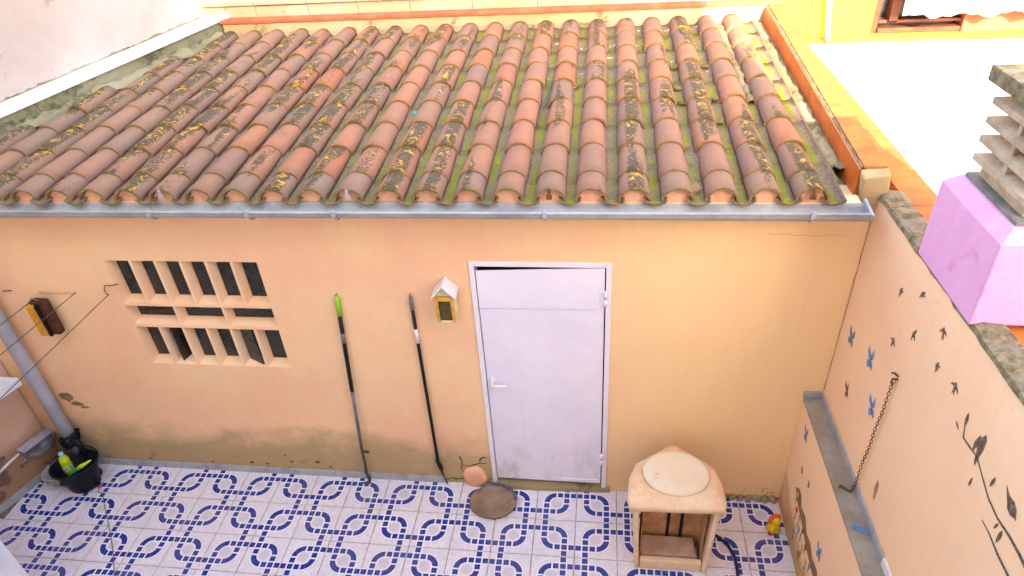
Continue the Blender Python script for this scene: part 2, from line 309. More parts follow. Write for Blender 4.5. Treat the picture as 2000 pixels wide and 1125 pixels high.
# ------------------------------------------------------------------ mesh helpers
class MB:
    def __init__(s): s.v = []; s.f = []; s.mi = []; s.sm = []
    def add(s, vs, fs, mi=0, smooth=False):
        o = len(s.v); s.v += [tuple(q) for q in vs]
        for f in fs: s.f.append([o + i for i in f]); s.mi.append(mi); s.sm.append(smooth)
        return s
    def box(s, x0, x1, y0, y1, z0, z1, mi=0):
        vs = [(x0, y0, z0), (x1, y0, z0), (x1, y1, z0), (x0, y1, z0), (x0, y0, z1), (x1, y0, z1), (x1, y1, z1), (x0, y1, z1)]
        return s.add(vs, [(0, 3, 2, 1), (4, 5, 6, 7), (0, 1, 5, 4), (1, 2, 6, 5), (2, 3, 7, 6), (3, 0, 4, 7)], mi)
    def hexa(s, vs, mi=0):
        return s.add(vs, [(0, 3, 2, 1), (4, 5, 6, 7), (0, 1, 5, 4), (1, 2, 6, 5), (2, 3, 7, 6), (3, 0, 4, 7)], mi)
    def tube(s, pts, r, n=8, mi=0, cap=True, smooth=True):
        pts = [Vector(q) for q in pts]; rs = r if isinstance(r, (list, tuple)) else [r] * len(pts)
        rings = []; t0 = None; up = None
        for i, q in enumerate(pts):
            t = (pts[min(i + 1, len(pts) - 1)] - pts[max(i - 1, 0)]).normalized()
            if up is None:
                up = Vector((0, 0, 1)) if abs(t.z) < 0.9 else Vector((1, 0, 0))
            sx = t.cross(up).normalized(); up = sx.cross(t).normalized()
            rings.append([q + (sx * math.cos(2 * math.pi * j / n) + up * math.sin(2 * math.pi * j / n)) * rs[i] for j in range(n)])
        vs = [v for rg in rings for v in rg]; fs = []
        for i in range(len(pts) - 1):
            for j in range(n):
                fs.append((i * n + j, i * n + (j + 1) % n, (i + 1) * n + (j + 1) % n, (i + 1) * n + j))
        s.add(vs, fs, mi, smooth)
        if cap:
            o = len(s.v) - len(vs)
            s.f.append([o + j for j in range(n)][::-1]); s.mi.append(mi); s.sm.append(False)
            s.f.append([o + (len(pts) - 1) * n + j for j in range(n)]); s.mi.append(mi); s.sm.append(False)
        return s
    def lathe(s, prof, n=20, mi=0, cx=0, cy=0, smooth=True, a0=0.0, a1=2 * math.pi, sx=1.0, sy=1.0):
        full = abs(a1 - a0 - 2 * math.pi) < 1e-6; m = n if full else n + 1
        vs = [(cx + r_ * sx * math.cos(a0 + (a1 - a0) * j / n), cy + r_ * sy * math.sin(a0 + (a1 - a0) * j / n), z_) for (r_, z_) in prof for j in range(m)]
        fs = []
        for i in range(len(prof) - 1):
            for j in range(n):
                j2 = (j + 1) % m if full else j + 1
                fs.append((i * m + j, i * m + j2, (i + 1) * m + j2, (i + 1) * m + j))
        return s.add(vs, fs, mi, smooth)
    def prism(s, poly, d, mi=0):
        """poly: list of 3D points (planar), extruded by vector d"""
        d = Vector(d); n = len(poly); vs = [Vector(q) for q in poly] + [Vector(q) + d for q in poly]
        fs = [tuple(range(n))[::-1], tuple(range(n, 2 * n))] + [(i, (i + 1) % n, n + (i + 1) % n, n + i) for i in range(n)]
        return s.add(vs, fs, mi)
    def mesh(s, name, mats, bevel=0.0, seg=2, recalc=True, sub=0, jit=0.0):
        me = bpy.data.meshes.new(name); me.from_pydata(s.v, [], s.f); me.update()
        for i, pl in enumerate(me.polygons): pl.material_index = s.mi[i]; pl.use_smooth = s.sm[i]
        for m in mats: me.materials.append(m)
        bm = bmesh.new(); bm.from_mesh(me)
        if recalc: bmesh.ops.recalc_face_normals(bm, faces=bm.faces)
        if bevel:
            bm.normal_update()
            es = [e for e in bm.edges if len(e.link_faces) == 2 and e.calc_face_angle(0) > rad(35)]
            bmesh.ops.bevel(bm, geom=es, offset=bevel, segments=seg, profile=0.6, affect='EDGES', clamp_overlap=True)
        if sub: bmesh.ops.subdivide_edges(bm, edges=bm.edges, cuts=sub, use_grid_fill=True)
        if jit:
            for v in bm.verts:
                n_ = noise.noise_vector(v.co * 9.0); v.co += n_ * jit
        bm.to_mesh(me); bm.free(); return me
    def build(s, name, mats, parent=None, loc=None, rot=None, **kw):
        if not isinstance(mats, (list, tuple)): mats = [mats]
        mats = [MAT[m] if isinstance(m, str) else m for m in mats]
        return link(name, s.mesh(name, mats, **kw), parent, loc, rot)
def link(name, me, parent=None, loc=None, rot=None):
    o = bpy.data.objects.new(name, me); col.objects.link(o)
    if parent is not None: o.parent = parent
    if loc is not None: o.location = loc
    if rot is not None: o.rotation_euler = rot
    return o
def tag(o, label=None, cat=None, group=None, kind=None):
    if label: o['label'] = label
    if cat: o['category'] = cat
    if group: o['group'] = group
    if kind: o['kind'] = kind
    return o
def thing(name, label, cat, loc=(0, 0, 0), rz=0.0, group=None):
    o = bpy.data.objects.new(name, None); o.empty_display_size = 0.1; col.objects.link(o)
    o.location = loc; o.rotation_euler = (0, 0, rz); return tag(o, label, cat, group)

def wall_grid(mb, xs, zs, solid, y0, y1):
    nx, nz = len(xs) - 1, len(zs) - 1
    S = [[solid((xs[i] + xs[i + 1]) / 2, (zs[j] + zs[j + 1]) / 2) for j in range(nz)] for i in range(nx)]
    V = {}
    def vid(i, j, k):
        if (i, j, k) not in V: V[(i, j, k)] = len(mb.v); mb.v.append((xs[i], (y0, y1)[k], zs[j]))
        return V[(i, j, k)]
    def q(*ids): mb.f.append([vid(*t) for t in ids]); mb.mi.append(0); mb.sm.append(False)
    for i in range(nx):
        for j in range(nz):
            if not S[i][j]: continue
            q((i, j, 0), (i + 1, j, 0), (i + 1, j + 1, 0), (i, j + 1, 0)); q((i, j, 1), (i, j + 1, 1), (i + 1, j + 1, 1), (i + 1, j, 1))
            if i == 0 or not S[i - 1][j]: q((i, j, 0), (i, j + 1, 0), (i, j + 1, 1), (i, j, 1))
            if i == nx - 1 or not S[i + 1][j]: q((i + 1, j, 0), (i + 1, j, 1), (i + 1, j + 1, 1), (i + 1, j + 1, 0))
            if j == 0 or not S[i][j - 1]: q((i, j, 0), (i, j, 1), (i + 1, j, 1), (i + 1, j, 0))
            if j == nz - 1 or not S[i][j + 1]: q((i, j + 1, 0), (i + 1, j + 1, 0), (i + 1, j + 1, 1), (i, j + 1, 1))
    return mb

# ================================================================== SETTING
tag(MB().add([(-60, -60, -0.30), (60, -60, -0.30), (60, 60, -0.30), (-60, 60, -0.30)], [(0, 1, 2, 3)]).build('ground', 'ground'), kind='structure')

LX = lambda y: -1.685 + 0.33 * y          # skewed left boundary
LZ = lambda y: 2.715 + 0.064 * y if y > 0 else 2.715
YB = -3.72                                # facade of the house behind

floor = tag(MB().hexa([(LX(YB), YB, -0.25), (4.42, YB, -0.25), (4.42, 0.12, -0.25), (LX(0.12), 0.12, -0.25),
                       (LX(YB), YB, -0.012), (4.42, YB, -0.012), (4.42, 0.12, -0.012), (LX(0.12), 0.12, -0.012)]).build('floor', 'grout'), kind='structure')
T = 0.30
def floor_tile_mesh(flip):
    h = T / 2 - 0.0016; bv = 0.0025
    vs = [(-h, -h, -0.012), (h, -h, -0.012), (h, h, -0.012), (-h, h, -0.012),
          (-h, -h, -bv), (h, -h, -bv), (h, h, -bv), (-h, h, -bv),
          (-h + bv, -h + bv, 0), (h - bv, -h + bv, 0), (h - bv, h - bv, 0), (-h + bv, h - bv, 0)]
    fs = [(8, 9, 10, 11)] + [(i, (i + 1) % 4, 4 + (i + 1) % 4, 4 + i) for i in range(4)] + [(4 + i, 4 + (i + 1) % 4, 8 + (i + 1) % 4, 8 + i) for i in range(4)]
    me = bpy.data.meshes.new('floor_tile'); me.from_pydata(vs, [], fs); uvl = me.uv_layers.new()
    for lp in me.loops:
        co = me.vertices[lp.vertex_index].co; uvl.data[lp.index].uv = ((-co.x if flip else co.x) / T, co.y / T)
    me.materials.append(MAT['floortile']); return me
FT = [floor_tile_mesh(False), floor_tile_mesh(True)]
# measured: tile left of column line 0 in the first row has its rounded corners right-top and left-bottom
for r_ in range(0, 12):
    for c_ in range(-9, 14):
        x0, x1 = c_ * T, (c_ + 1) * T; ym = -(r_ + 0.5) * T
        if x1 < LX(ym - 0.15) + 0.12 or x0 > 4.2: continue
        o = link('floor_tile', FT[(c_ + r_ + 1) % 2], floor, ((x0 + x1) / 2, ym, RND.uniform(-0.0008, 0.0008)),
                 (rad(RND.uniform(-.2, .2)), rad(RND.uniform(-.2, .2)), rad(RND.uniform(-.25, .25))))

# ================================================================== SHED
shed = thing('shed', 'peach rendered outbuilding with terracotta barrel tile roof and pale lilac metal door', 'shed', (1.3, 0.0, 0.0))
SO = Vector((-1.3, 0, 0))
DX0, DX1, DZ1 = 2.055, 2.905, 2.075
WX0, WX1, WZ0, WZ1 = -0.418, 0.655, 1.160, 2.060
xs = [LX(0) - 0.02, -1.2, -0.8, WX0, 0.1, WX1, 1.1, 1.6, DX0, DX1, 3.3, 3.8, 4.33]
zs = [-0.2, 0.05, 0.5, WZ0, 1.6, WZ1, DZ1, 2.3, 2.52]
mb = wall_grid(MB(), xs, zs, lambda x, z: not (WX0 < x < WX1 and WZ0 < z < WZ1) and not (DX0 < x < DX1 and z < DZ1), 0.0, 0.16)
mb.box(LX(0) + 0.02, 4.2, 0.17, 2.85, -0.2, 0.02)                       # interior floor slab
mb.box(4.205, 4.30, 0.17, 2.84, -0.2, 2.50); mb.box(-0.7, 4.2, 2.72, 2.84, 0.03, 2.50)
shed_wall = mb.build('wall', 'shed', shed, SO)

# ---- roof deck and tiles
TH = rad(3.5); RY0, RZ0 = -0.115, 2.545
def rp(x, s, h=0.0): return Vector((x, RY0 + s * math.cos(TH) - h * math.sin(TH), RZ0 + s * math.sin(TH) + h * math.cos(TH)))
deck = MB(); q0, q1 = rp(0, 0.04, -0.055), rp(0, 2.99, -0.055)
deck.hexa([(LX(q0.y) + 0.03, q0.y, q0.z - 0.035), (4.205, q0.y, q0.z - 0.035), (4.205, q1.y, q1.z - 0.04), (LX(q1.y) + 0.03, q1.y, q1.z - 0.04),
           (LX(q0.y) + 0.03, q0.y, q0.z), (4.205, q0.y, q0.z), (4.205, q1.y, q1.z), (LX(q1.y) + 0.03, q1.y, q1.z)])
roof = deck.build('roof', 'cement', shed, SO)

def barrel(L, w0, h0, w1, h1, th, up=True, seg=10, ls=4, seed=0, rim_mi=1):
    """half barrel along +y, crown up (cover) or down (pan)"""
    rr = random.Random(seed); m = MB(); outer = []; inner = []
    wob = [rr.uniform(-0.0022, 0.0022) for _ in range(ls + 1)]
    for i in range(ls + 1):
        t = i / ls; ww, hh = w0 + (w1 - w0) * t, h0 + (h1 - h0) * t; ro, ri = [], []
        for j in range(seg + 1):
            an = math.pi * j / seg; cx_, sz_ = -math.cos(an), math.sin(an)
            n_ = rr.uniform(-0.0008, 0.0008) + wob[i]
            yy = L * t + (rr.uniform(-0.004, 0.004) if i == 0 else 0)
            if up:
                ro.append((cx_ * (ww + n_), yy, sz_ * (hh + n_))); ri.append((cx_ * (ww - th), yy, sz_ * (hh - th)))
            else:
                ro.append((cx_ * (ww + n_), yy, hh - sz_ * (hh + n_))); ri.append((cx_ * (ww - th), yy, hh - sz_ * (hh - th)))
        outer.append(ro); inner.append(ri)
    n = seg + 1; vs = [v for r_ in outer for v in r_] + [v for r_ in inner for v in r_]; O2 = (ls + 1) * n
    fs = []; mi = []; sm = []
    for i in range(ls):
        for j in range(seg):
            fs.append((i * n + j, i * n + j + 1, (i + 1) * n + j + 1, (i + 1) * n + j)); mi.append(0); sm.append(True)
            fs.append((O2 + i * n + j, O2 + (i + 1) * n + j, O2 + (i + 1) * n + j + 1, O2 + i * n + j + 1)); mi.append(0); sm.append(True)
    for j in range(seg):
        fs.append((j, O2 + j, O2 + j + 1, j + 1)); mi.append(rim_mi); sm.append(False)
        e = ls * n; fs.append((e + j, e + j + 1, O2 + e + j + 1, O2 + e + j)); mi.append(rim_mi); sm.append(False)
    for i in range(ls):
        fs.append((i * n, (i + 1) * n, O2 + (i + 1) * n, O2 + i * n)); mi.append(rim_mi); sm.append(False)
        k_ = seg; fs.append((i * n + k_, O2 + i * n + k_, O2 + (i + 1) * n + k_, (i + 1) * n + k_)); mi.append(rim_mi); sm.append(False)
    m.v = vs; m.f = [list(f) for f in fs]; m.mi = mi; m.sm = sm
    return m
COV = [barrel(0.425, 0.089, 0.081, 0.076, 0.065, 0.014, True, 10, 4, 10 + i).mesh('cover_tile', [MAT['cover'], MAT['coverrim']]) for i in range(4)]
PAN = [barrel(0.43, 0.064, 0.034, 0.058, 0.030, 0.011, False, 8, 3, 30 + i).mesh('pan_tile', [MAT['pan'], MAT['coverrim']]) for i in range(3)]
STARTS = [0.0, 0.20] + [0.20 + 0.343 * i for i in range(1, 8)]
COLS = [-2.02 + 0.2295 * i + 0 for i in range(0, 27)]
COLS = [3.940 - 0.2295 * i for i in range(0, 24)]
REND = 2.985
def in_view(P):
    q = cam.matrix_world.inverted() @ P
    if q.z > -0.1: return False
    px, py = 1320.8 * q.x / -q.z, 1320.8 * q.y / -q.z
    return abs(px) < 1090 and abs(py) < 650
for ci, cx_ in enumerate(COLS):
    drift = RND.uniform(-0.010, 0.010)
    for si, s_ in enumerate(STARTS):
        L_ = min(0.425, REND - s_)
        yy = rp(0, s_ + 0.2).y
        x_ = cx_ + drift * s_ / 2.5 + RND.uniform(-0.004, 0.004)
        # covers
        if x_ - 0.06 > LX(yy) and in_view(rp(x_, s_ + 0.2)):
            o = link('cover_tile', COV[RND.randrange(4)], roof, rp(x_, s_, 0.017 + (0.003 if si else 0.0) + RND.uniform(0, 0.003)) , None)
            o.rotation_euler = (TH + rad(RND.uniform(-.5, .5)), rad(RND.uniform(-1.5, 1.5)), rad(RND.uniform(-1.0, 1.0)))
            if L_ < 0.42: o.scale = (1, L_ / 0.425, 1)
        # pans, in the valley right of each cover
        xp = cx_ + 0.1148 + RND.uniform(-0.004, 0.004)
        if xp - 0.03 > LX(yy) and xp < 4.16 and in_view(rp(xp, s_ + 0.2)):
            o = link('pan_tile', PAN[RND.randrange(3)], roof, rp(xp, s_ - 0.012 + RND.uniform(-0.006, 0.006), -0.006 + (0.004 if si else 0)), None)
            o.rotation_euler = (TH + rad(1.2 + RND.uniform(-.4, .4)), rad(RND.uniform(-1.5, 1.5)), rad(RND.uniform(-1, 1)))
            if L_ < 0.42: o.scale = (1, L_ / 0.43, 1)
# loose mortar packed into the valleys beside the parapet and at the head of the roof
def lump_strip(pts, wd, ht, seed, n=6):
    rr = random.Random(seed); m = MB(); rows = []
    for P in pts:
        row = []
        for j in range(n + 1):
            t = j / n * 2 - 1; row.append(P + Vector((t * wd * rr.uniform(0.8, 1.15), rr.uniform(-0.008, 0.008), ht * (1 - t * t) * rr.uniform(0.35, 1.35) - 0.008)))
        rows.append(row)
    vs = [v for r_ in rows for v in r_]; k_ = n + 1
    m.add(vs, [(i * k_ + j, i * k_ + j + 1, (i + 1) * k_ + j + 1, (i + 1) * k_ + j) for i in range(len(pts) - 1) for j in range(n)], 0, True)
    return m
lump_strip([rp(3.940 - 0.1148 + 0.012 * math.sin(i * 1.7), 1.25 + i * 0.058, 0.020) for i in range(29)], 0.040, 0.030, 3).build('mortar', 'cement', roof, recalc=False)
lump_strip([rp(4.155, 0.35 + i * 0.06, 0.010) for i in range(43)], 0.055, 0.03, 4).build('mortar', 'cement', roof, recalc=False)
lump_strip([rp(LX(rp(0, s_).y) + 0.05, s_, 0.05 + 0.012 * math.sin(s_ * 9)) for s_ in [0.0 + 0.06 * i for i in range(49)]], 0.085, 0.055, 5).build('mortar', 'moss_wall', roof, recalc=False)
hm = MB()
for i in range(90):
    x_ = -0.62 + i * 0.0538
    hm_ = 0.085 + 0.012 * math.cos((x_ - 3.94) / 0.2295 * 2 * math.pi) + RND.uniform(-.006, .006)
    hm.v += [tuple(rp(x_, 2.93 + RND.uniform(-.015, .01), -0.02)), tuple(rp(x_, 2.955 + RND.uniform(-.01, .01), hm_ * 0.62)), tuple(rp(x_, 2.99, hm_))]
for i in range(89):
    for j in range(2): hm.f.append([i * 3 + j, (i + 1) * 3 + j, (i + 1) * 3 + j + 1, i * 3 + j + 1]); hm.mi.append(0); hm.sm.append(True)
hm.build('mortar', 'cement', roof, recalc=False)
# eave infill behind the tile mouths
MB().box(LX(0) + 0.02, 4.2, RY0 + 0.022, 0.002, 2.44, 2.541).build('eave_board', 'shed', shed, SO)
for cx_ in COLS:
    if cx_ < -1.35: continue
    pl = [(cx_ + 0.076 * -math.cos(math.pi * j / 8), RY0 + 0.030, RZ0 + 0.014 + 0.062 * math.sin(math.pi * j / 8)) for j in range(9)]
    pl = [(cx_ + 0.076, RY0 + 0.030, 2.5415)] + pl[::-1] + [(cx_ - 0.076, RY0 + 0.030, 2.5415)]
    MB().prism(pl, (0, 0.05, 0)).build('eave_plug', 'patch', roof)
# metal tile clips
def clip(x_, white, dx=0):
    m = MB(); z_ = RZ0 + 0.094
    m.box(-0.010, 0.010, -0.006, 0.050, 0, 0.003); m.box(-0.009, 0.009, -0.010, -0.006, -0.050, 0.003); m.box(-0.016, 0.016, -0.013, -0.0102, -0.062, -0.034)
    return m.build('tile_clip', 'gutter' if white else 'rust', roof, (x_ + dx, RY0, z_))
clip(COLS[16], True); clip(COLS[11], True); clip(COLS[6], False); clip(COLS[0], False)
# broken shards lying in the valleys
for (x_, s_) in [(2.64, 1.55), (2.66, 1.60), (3.36, 1.5), (3.37, 1.25), (3.60, 1.3), (3.35, 0.1), (3.59, 0.95), (3.37, 1.9), (3.60, 1.9)]:
    P = rp(x_, s_, 0.03); k_ = RND.uniform(0.6, 1.1)
    MB().prism([(-0.03 * k_, -0.02, 0), (0.028 * k_, -0.026, 0), (0.034 * k_, 0.015, 0.004), (0.0, 0.03 * k_, 0.006), (-0.026, 0.018, 0)], (0, 0, 0.011)).build('tile_shard', 'coverrim', roof, P, (rad(RND.uniform(-5, 25)), rad(RND.uniform(-15, 15)), RND.uniform(0, 6)))

# ---- gutter
def gutter():
    m = MB(); n = 10; x0, x1 = LX(-0.2) + 0.02, 4.215; pr = []
    cy, cz, R_ = -0.152, 2.535, 0.062
    for j in range(n + 1):
        an = math.pi + math.pi * j / n; pr.append((cy + R_ * math.cos(an), cz + R_ * 0.95 * math.sin(an)))
    pr = [(pr[0][0], pr[0][1] + 0.002)] + pr
    front = pr[0:1] + pr[1:]
    back = [(cy + R_ + 0.004, cz + 0.004)]
    prof = pr + back
    th = 0.003
    inn = [(y_ + (0.003 if y_ < cy else -0.003), z_ + (0.003 if 0 < i < len(prof) - 1 else 0)) for i, (y_, z_) in enumerate(prof)]
    k_ = len(prof); vs = []
    xs_ = [x0 + (x1 - x0) * i / 8 for i in range(9)]
    for x_ in xs_:
        sag = 0.004 * math.sin(x_ * 1.1)
        vs += [(x_, y_, z_ + sag) for y_, z_ in prof] + [(x_, y_, z_ + sag) for y_, z_ in inn]
    kk = 2 * k_; fs = []
    for i in range(8):
        for j in range(k_ - 1):
            fs.append((i * kk + j, i * kk + j + 1, (i + 1) * kk + j + 1, (i + 1) * kk + j))
            fs.append((i * kk + k_ + j, (i + 1) * kk + k_ + j, (i + 1) * kk + k_ + j + 1, i * kk + k_ + j + 1))
        fs.append((i * kk, (i + 1) * kk, (i + 1) * kk + k_, i * kk + k_))
        e = k_ - 1; fs.append((i * kk + e, i * kk + k_ + e, (i + 1) * kk + k_ + e, (i + 1) * kk + e))
    m.add(vs, fs, 0, True)
    m.tube([(x0, cy - R_, cz + 0.004), (x1, cy - R_, cz + 0.004)], 0.0075, 8)
    return m, cy, cz, R_, x1
gm, gy, gz, gR, gx1 = gutter()
gut = gm.build('gutter', 'gutter', shed, SO, recalc=False)
ec = MB(); pl = [(0, gy + (gR + 0.004) * math.cos(math.pi + math.pi * j / 12), gz + gR * 1.0 * math.sin(math.pi + math.pi * j / 12)) for j in range(13)]
ec.prism(pl + [(0, gy + gR + 0.02, gz + 0.02)], (0.014, 0, 0)); ec.build('end_cap', 'pipe', gut, (gx1, 0, 0))
for bx_ in (0.22, 0.83, 1.35, 2.545, 3.93):
    m = MB(); m.tube([(bx_, gy + (gR + 0.005) * math.cos(math.pi * (0.9 + 1.0 * j / 10)), gz + (gR + 0.003) * math.sin(math.pi * (0.9 + 1.0 * j / 10))) for j in range(11)], 0.006, 6)
    m.box(bx_ - 0.012, bx_ + 0.012, gy - gR - 0.012, gy - gR + 0.006, gz - 0.02, gz + 0.014)
    m.build('bracket', 'pipe', gut)

# ---- downpipe with strap
dp = MB().tube([(-1.365, -0.150, 2.50), (-1.37, -0.125, 2.32), (-1.375, -0.085, 2.2), (-1.40, -0.075, 0.9), (-1.412, -0.075, 0.06)], 0.050, 16).build('downpipe', 'pipe', shed, SO)
sm_ = MB()
for k_, z_ in enumerate((0.36, 0.385, 0.41)):
    sm_.tube([(-1.407 + (0.060 + 0.006 * k_) * math.cos(t), -0.075 + (0.060 + 0.006 * k_) * math.sin(t), z_ + 0.03 * math.sin(t + k_)) for t in [2 * math.pi * j / 16 for j in range(17)]], 0.013, 6, cap=False)
sm_.tube([(-1.34, -0.10, 0.40), (-1.315, -0.11, 0.30), (-1.325, -0.10, 0.18), (-1.315, -0.10, 0.08)], [0.026, 0.020, 0.016, 0.01], 8)
sm_.tube([(-1.36, -0.13, 0.40), (-1.37, -0.15, 0.34), (-1.41, -0.155, 0.33), (-1.45, -0.14, 0.38)], 0.010, 6)
tag(sm_.build('strap', 'black'), 'black webbing strap wound around the foot of the grey downpipe', 'strap')

# ---- window lattice
win = MB()
rows = [(1.710, 2.060, 6), (1.527, 1.688, 3), (1.160, 1.502, 6)]
FD, BD = 0.004, 0.070     # front plane depth, glass plane depth
cells = []
zb = [1.160, 1.502, 1.527, 1.688, 1.710, 2.060]
for (z0, z1, nc) in rows:
    pw = (WX1 - WX0) / nc
    for i in range(nc):
        bwid = 0.010
        x0 = WX0 + i * pw + (bwid if i else 0.002); x1 = WX0 + (i + 1) * pw - (bwid if i < nc - 1 else 0.002)
        fx = (x0, x1, z0 + 0.002, z1 - 0.002); ins = 0.013
        gx = (x0 + ins, x1 - ins, z0 + 0.026, z1 - 0.018)
        cells.append((fx, gx))
        f4 = [(fx[0], FD, fx[2]), (fx[1], FD, fx[2]), (fx[1], FD, fx[3]), (fx[0], FD, fx[3])]
        g4 = [(gx[0], BD, gx[2]), (gx[1], BD, gx[2]), (gx[1], BD, gx[3]), (gx[0], BD, gx[3])]
        h4 = [(q[0], BD + 0.02, q[2]) for q in g4]
        win.add(f4 + g4 + h4, [(i_, 4 + i_, 4 + (i_ + 1) % 4, (i_ + 1) % 4) for i_ in range(4)] + [(4 + i_, 8 + i_, 8 + (i_ + 1) % 4, 4 + (i_ + 1) % 4) for i_ in range(4)])
# front faces of the bars: fill between the cells row by row
def fq(x0, x1, z0, z1):
    if x1 - x0 > 1e-5 and z1 - z0 > 1e-5: win.add([(x0, FD, z0), (x1, FD, z0), (x1, FD, z1), (x0, FD, z1)], [(0, 1, 2, 3)])
ci = 0; lastz = None
for (z0, z1, nc) in rows:
    xp = WX0
    for i in range(nc):
        fx = cells[ci][0]; fq(xp, fx[0], z0 + 0.002, z1 - 0.002); xp = fx[1]; ci += 1
    fq(xp, WX1, z0 + 0.002, z1 - 0.002)
for (za, zc_) in ((1.160, 1.162), (1.500, 1.529), (1.686, 1.712), (2.058, 2.060)): fq(WX0, WX1, za, zc_)
# thin proud lip under each row
win.box(WX0 + 0.002, WX1 - 0.002, -0.006, FD - 0.001, 1.5075, 1.5215); win.box(WX0 + 0.002, WX1 - 0.002, -0.006, FD - 0.001, 1.692, 1.706)
k = N('peach_lattice_paint'); MAT['lattice'] = plaster('peach_lattice', srgb(244, 204, 160), srgb(236, 188, 144), bump=0.002)
window = win.build('window', 'lattice', shed, SO, recalc=False)
for i, (fx, gx) in enumerate(cells):
    cx0, cz0 = (gx[0] + gx[1]) / 2, (gx[2] + gx[3]) / 2; hw, hh = (gx[1] - gx[0]) / 2 + 0.004, (gx[3] - gx[2]) / 2 + 0.004
    m = MB().box(-hw, hw, -0.003, 0.003, -hh, hh)
    rz = 0.0; yy = BD + 0.012
    if i == 10: rz = rad(72)
    if i == 13: rz = rad(-26); yy = BD - 0.035
    m.build('pane', 'glass', window, (cx0 + (0.004 if i == 13 else 0), yy, cz0), (0, 0, rz))
    if i in (10, 13): MB().box(gx[0] - 0.01, gx[1] + 0.01, BD + 0.06, BD + 0.065, gx[2] - 0.01, gx[3] + 0.01).build('dark_sheet', 'dark', window)  # near-black sheet behind an open pane, painting the unlit interior
MB().box(WX0, WX1, 0.155, 0.165, WZ0, WZ1).build('backing', 'dark', window)

# ---- door
fr = MB(); fw = 0.035
fr.box(DX0 - 0.012, DX0 + 0.020, -0.012, 0.12, 0.03, DZ1 + 0.014); fr.box(DX1 - 0.020, DX1 + 0.014, -0.012, 0.12, 0.03, DZ1 + 0.014)
fr.box(DX0 + 0.020, DX1 - 0.020, -0.012, 0.12, DZ1 - 0.018, DZ1 + 0.014)
fr.build('door_frame', 'frame', shed, SO, bevel=0.004)
MB().box(DX0 + 0.01, DX1 - 0.01, 0.09, 0.10, 0.03, DZ1).build('door_dark_sheet', 'dark', shed, SO)  # near-black sheet painting the shade seen through the gap around the leaf
dl = MB(); a0, a1 = DX0 + 0.026, DX1 - 0.028
dl.hexa([(a0, 0.004, 0.075), (a1, 0.004, 0.065), (a1, 0.045, 0.065), (a0, 0.045, 0.075), (a0, 0.004, 1.728), (a1, 0.004, 1.733), (a1, 0.045, 1.733), (a0, 0.045, 1.728)])
dl.hexa([(a0, -0.003, 1.733), (a1, -0.003, 1.738), (a1, 0.007, 1.738), (a0, 0.007, 1.733), (a0, -0.003, 2.018), (a1, -0.003, 2.050), (a1, 0.007, 2.050), (a0, 0.007, 2.018)])
door = dl.build('door', 'door', shed, SO, bevel=0.002)
rv = MB().lathe([(0.0, -0.004), (0.004, -0.0035), (0.0065, 0.0)], 8).mesh('rivet', [MAT['lilac']])
rp_ = []
for z_ in (0.62, 1.19, 1.70, 1.755, 2.0):
    rp_ += [(a0 + 0.06 + (a1 - a0 - 0.12) * t / 6, z_) for t in range(7)]
for x_ in (a0 + 0.022, a1 - 0.022): rp_ += [(x_, 0.2 + 0.2 * t) for t in range(8)]
for x_, z_ in rp_:
    link('rivet', rv, door, (x_, 0.004 if z_ < 1.73 else -0.003, z_), (rad(-90), 0, 0))
hd = MB(); hd.lathe([(0.0, 0.014), (0.022, 0.014), (0.026, 0.008), (0.026, 0.0)], 14, sx=0.8, sy=1.6)
hd.tube([(0, 0, 0.01), (0, 0, 0.05)], 0.009, 8); hd.tube([(0, 0, 0.045), (0.03, -0.004, 0.05), (0.075, -0.006, 0.046), (0.105, -0.002, 0.040)], [0.010, 0.010, 0.008, 0.006], 8)
hd.build('handle', 'whiteplastic', door, (a0 + 0.035, 0.004, 1.095), (rad(90), 0, 0))
for z_ in (1.83, 0.36):
    m = MB().tube([(0, 0, -0.055), (0, 0, -0.003)], 0.012, 10); m.tube([(0, 0, 0.003), (0, 0, 0.055)], 0.012, 10); m.tube([(0, 0, -0.062), (0, 0, 0.062)], 0.005, 8)
    m.box(-0.03, 0, 0.004, 0.010, -0.05, 0.05); m.build('hinge', 'frame', door, (a1 + 0.006, -0.016, z_))
MB().box(a1 - 0.30, a1 - 0.005, -0.004, 0.004, 0.085, 0.112).build('kick_strip', 'frame', door, bevel=0.002)
# threshold
th_ = MB()
th_.hexa([(2.02, -0.055, -0.01), (2.95, -0.03, -0.01), (2.95, 0.16, -0.01), (2.02, 0.16, -0.01), (2.02, -0.04, 0.030), (2.95, -0.02, 0.040), (2.95, 0.16, 0.052), (2.02, 0.16, 0.048)])
th_.build('threshold', plaster('stained_cement', srgb(170, 150, 110), srgb(140, 118, 76), flaky=0.6, dark=srgb(80, 70, 34), bump=0.01), shed, SO, bevel=0.008, sub=4, jit=0.006)

# ---- skirting tiles along the foot of the wall
x_ = LX(0) + 0.03
while x_ < 1.66:
    w_ = min(0.30, 1.66 - x_)
    MB().hexa([(0, -0.016, -0.004), (w_ - 0.003, -0.016, -0.004), (w_ - 0.003, 0.0, -0.004), (0, 0.0, -0.004), (0, -0.012, 0.062), (w_ - 0.003, -0.012, 0.062), (w_ - 0.003, 0.0, 0.062), (0, 0.0, 0.062)]).build('skirting_tile', 'skirt', shed, SO + Vector((x_, -0.001, RND.uniform(-.002, .002))), (0, rad(RND.uniform(-.4, .4)), 0), bevel=0.002)
    x_ += 0.30
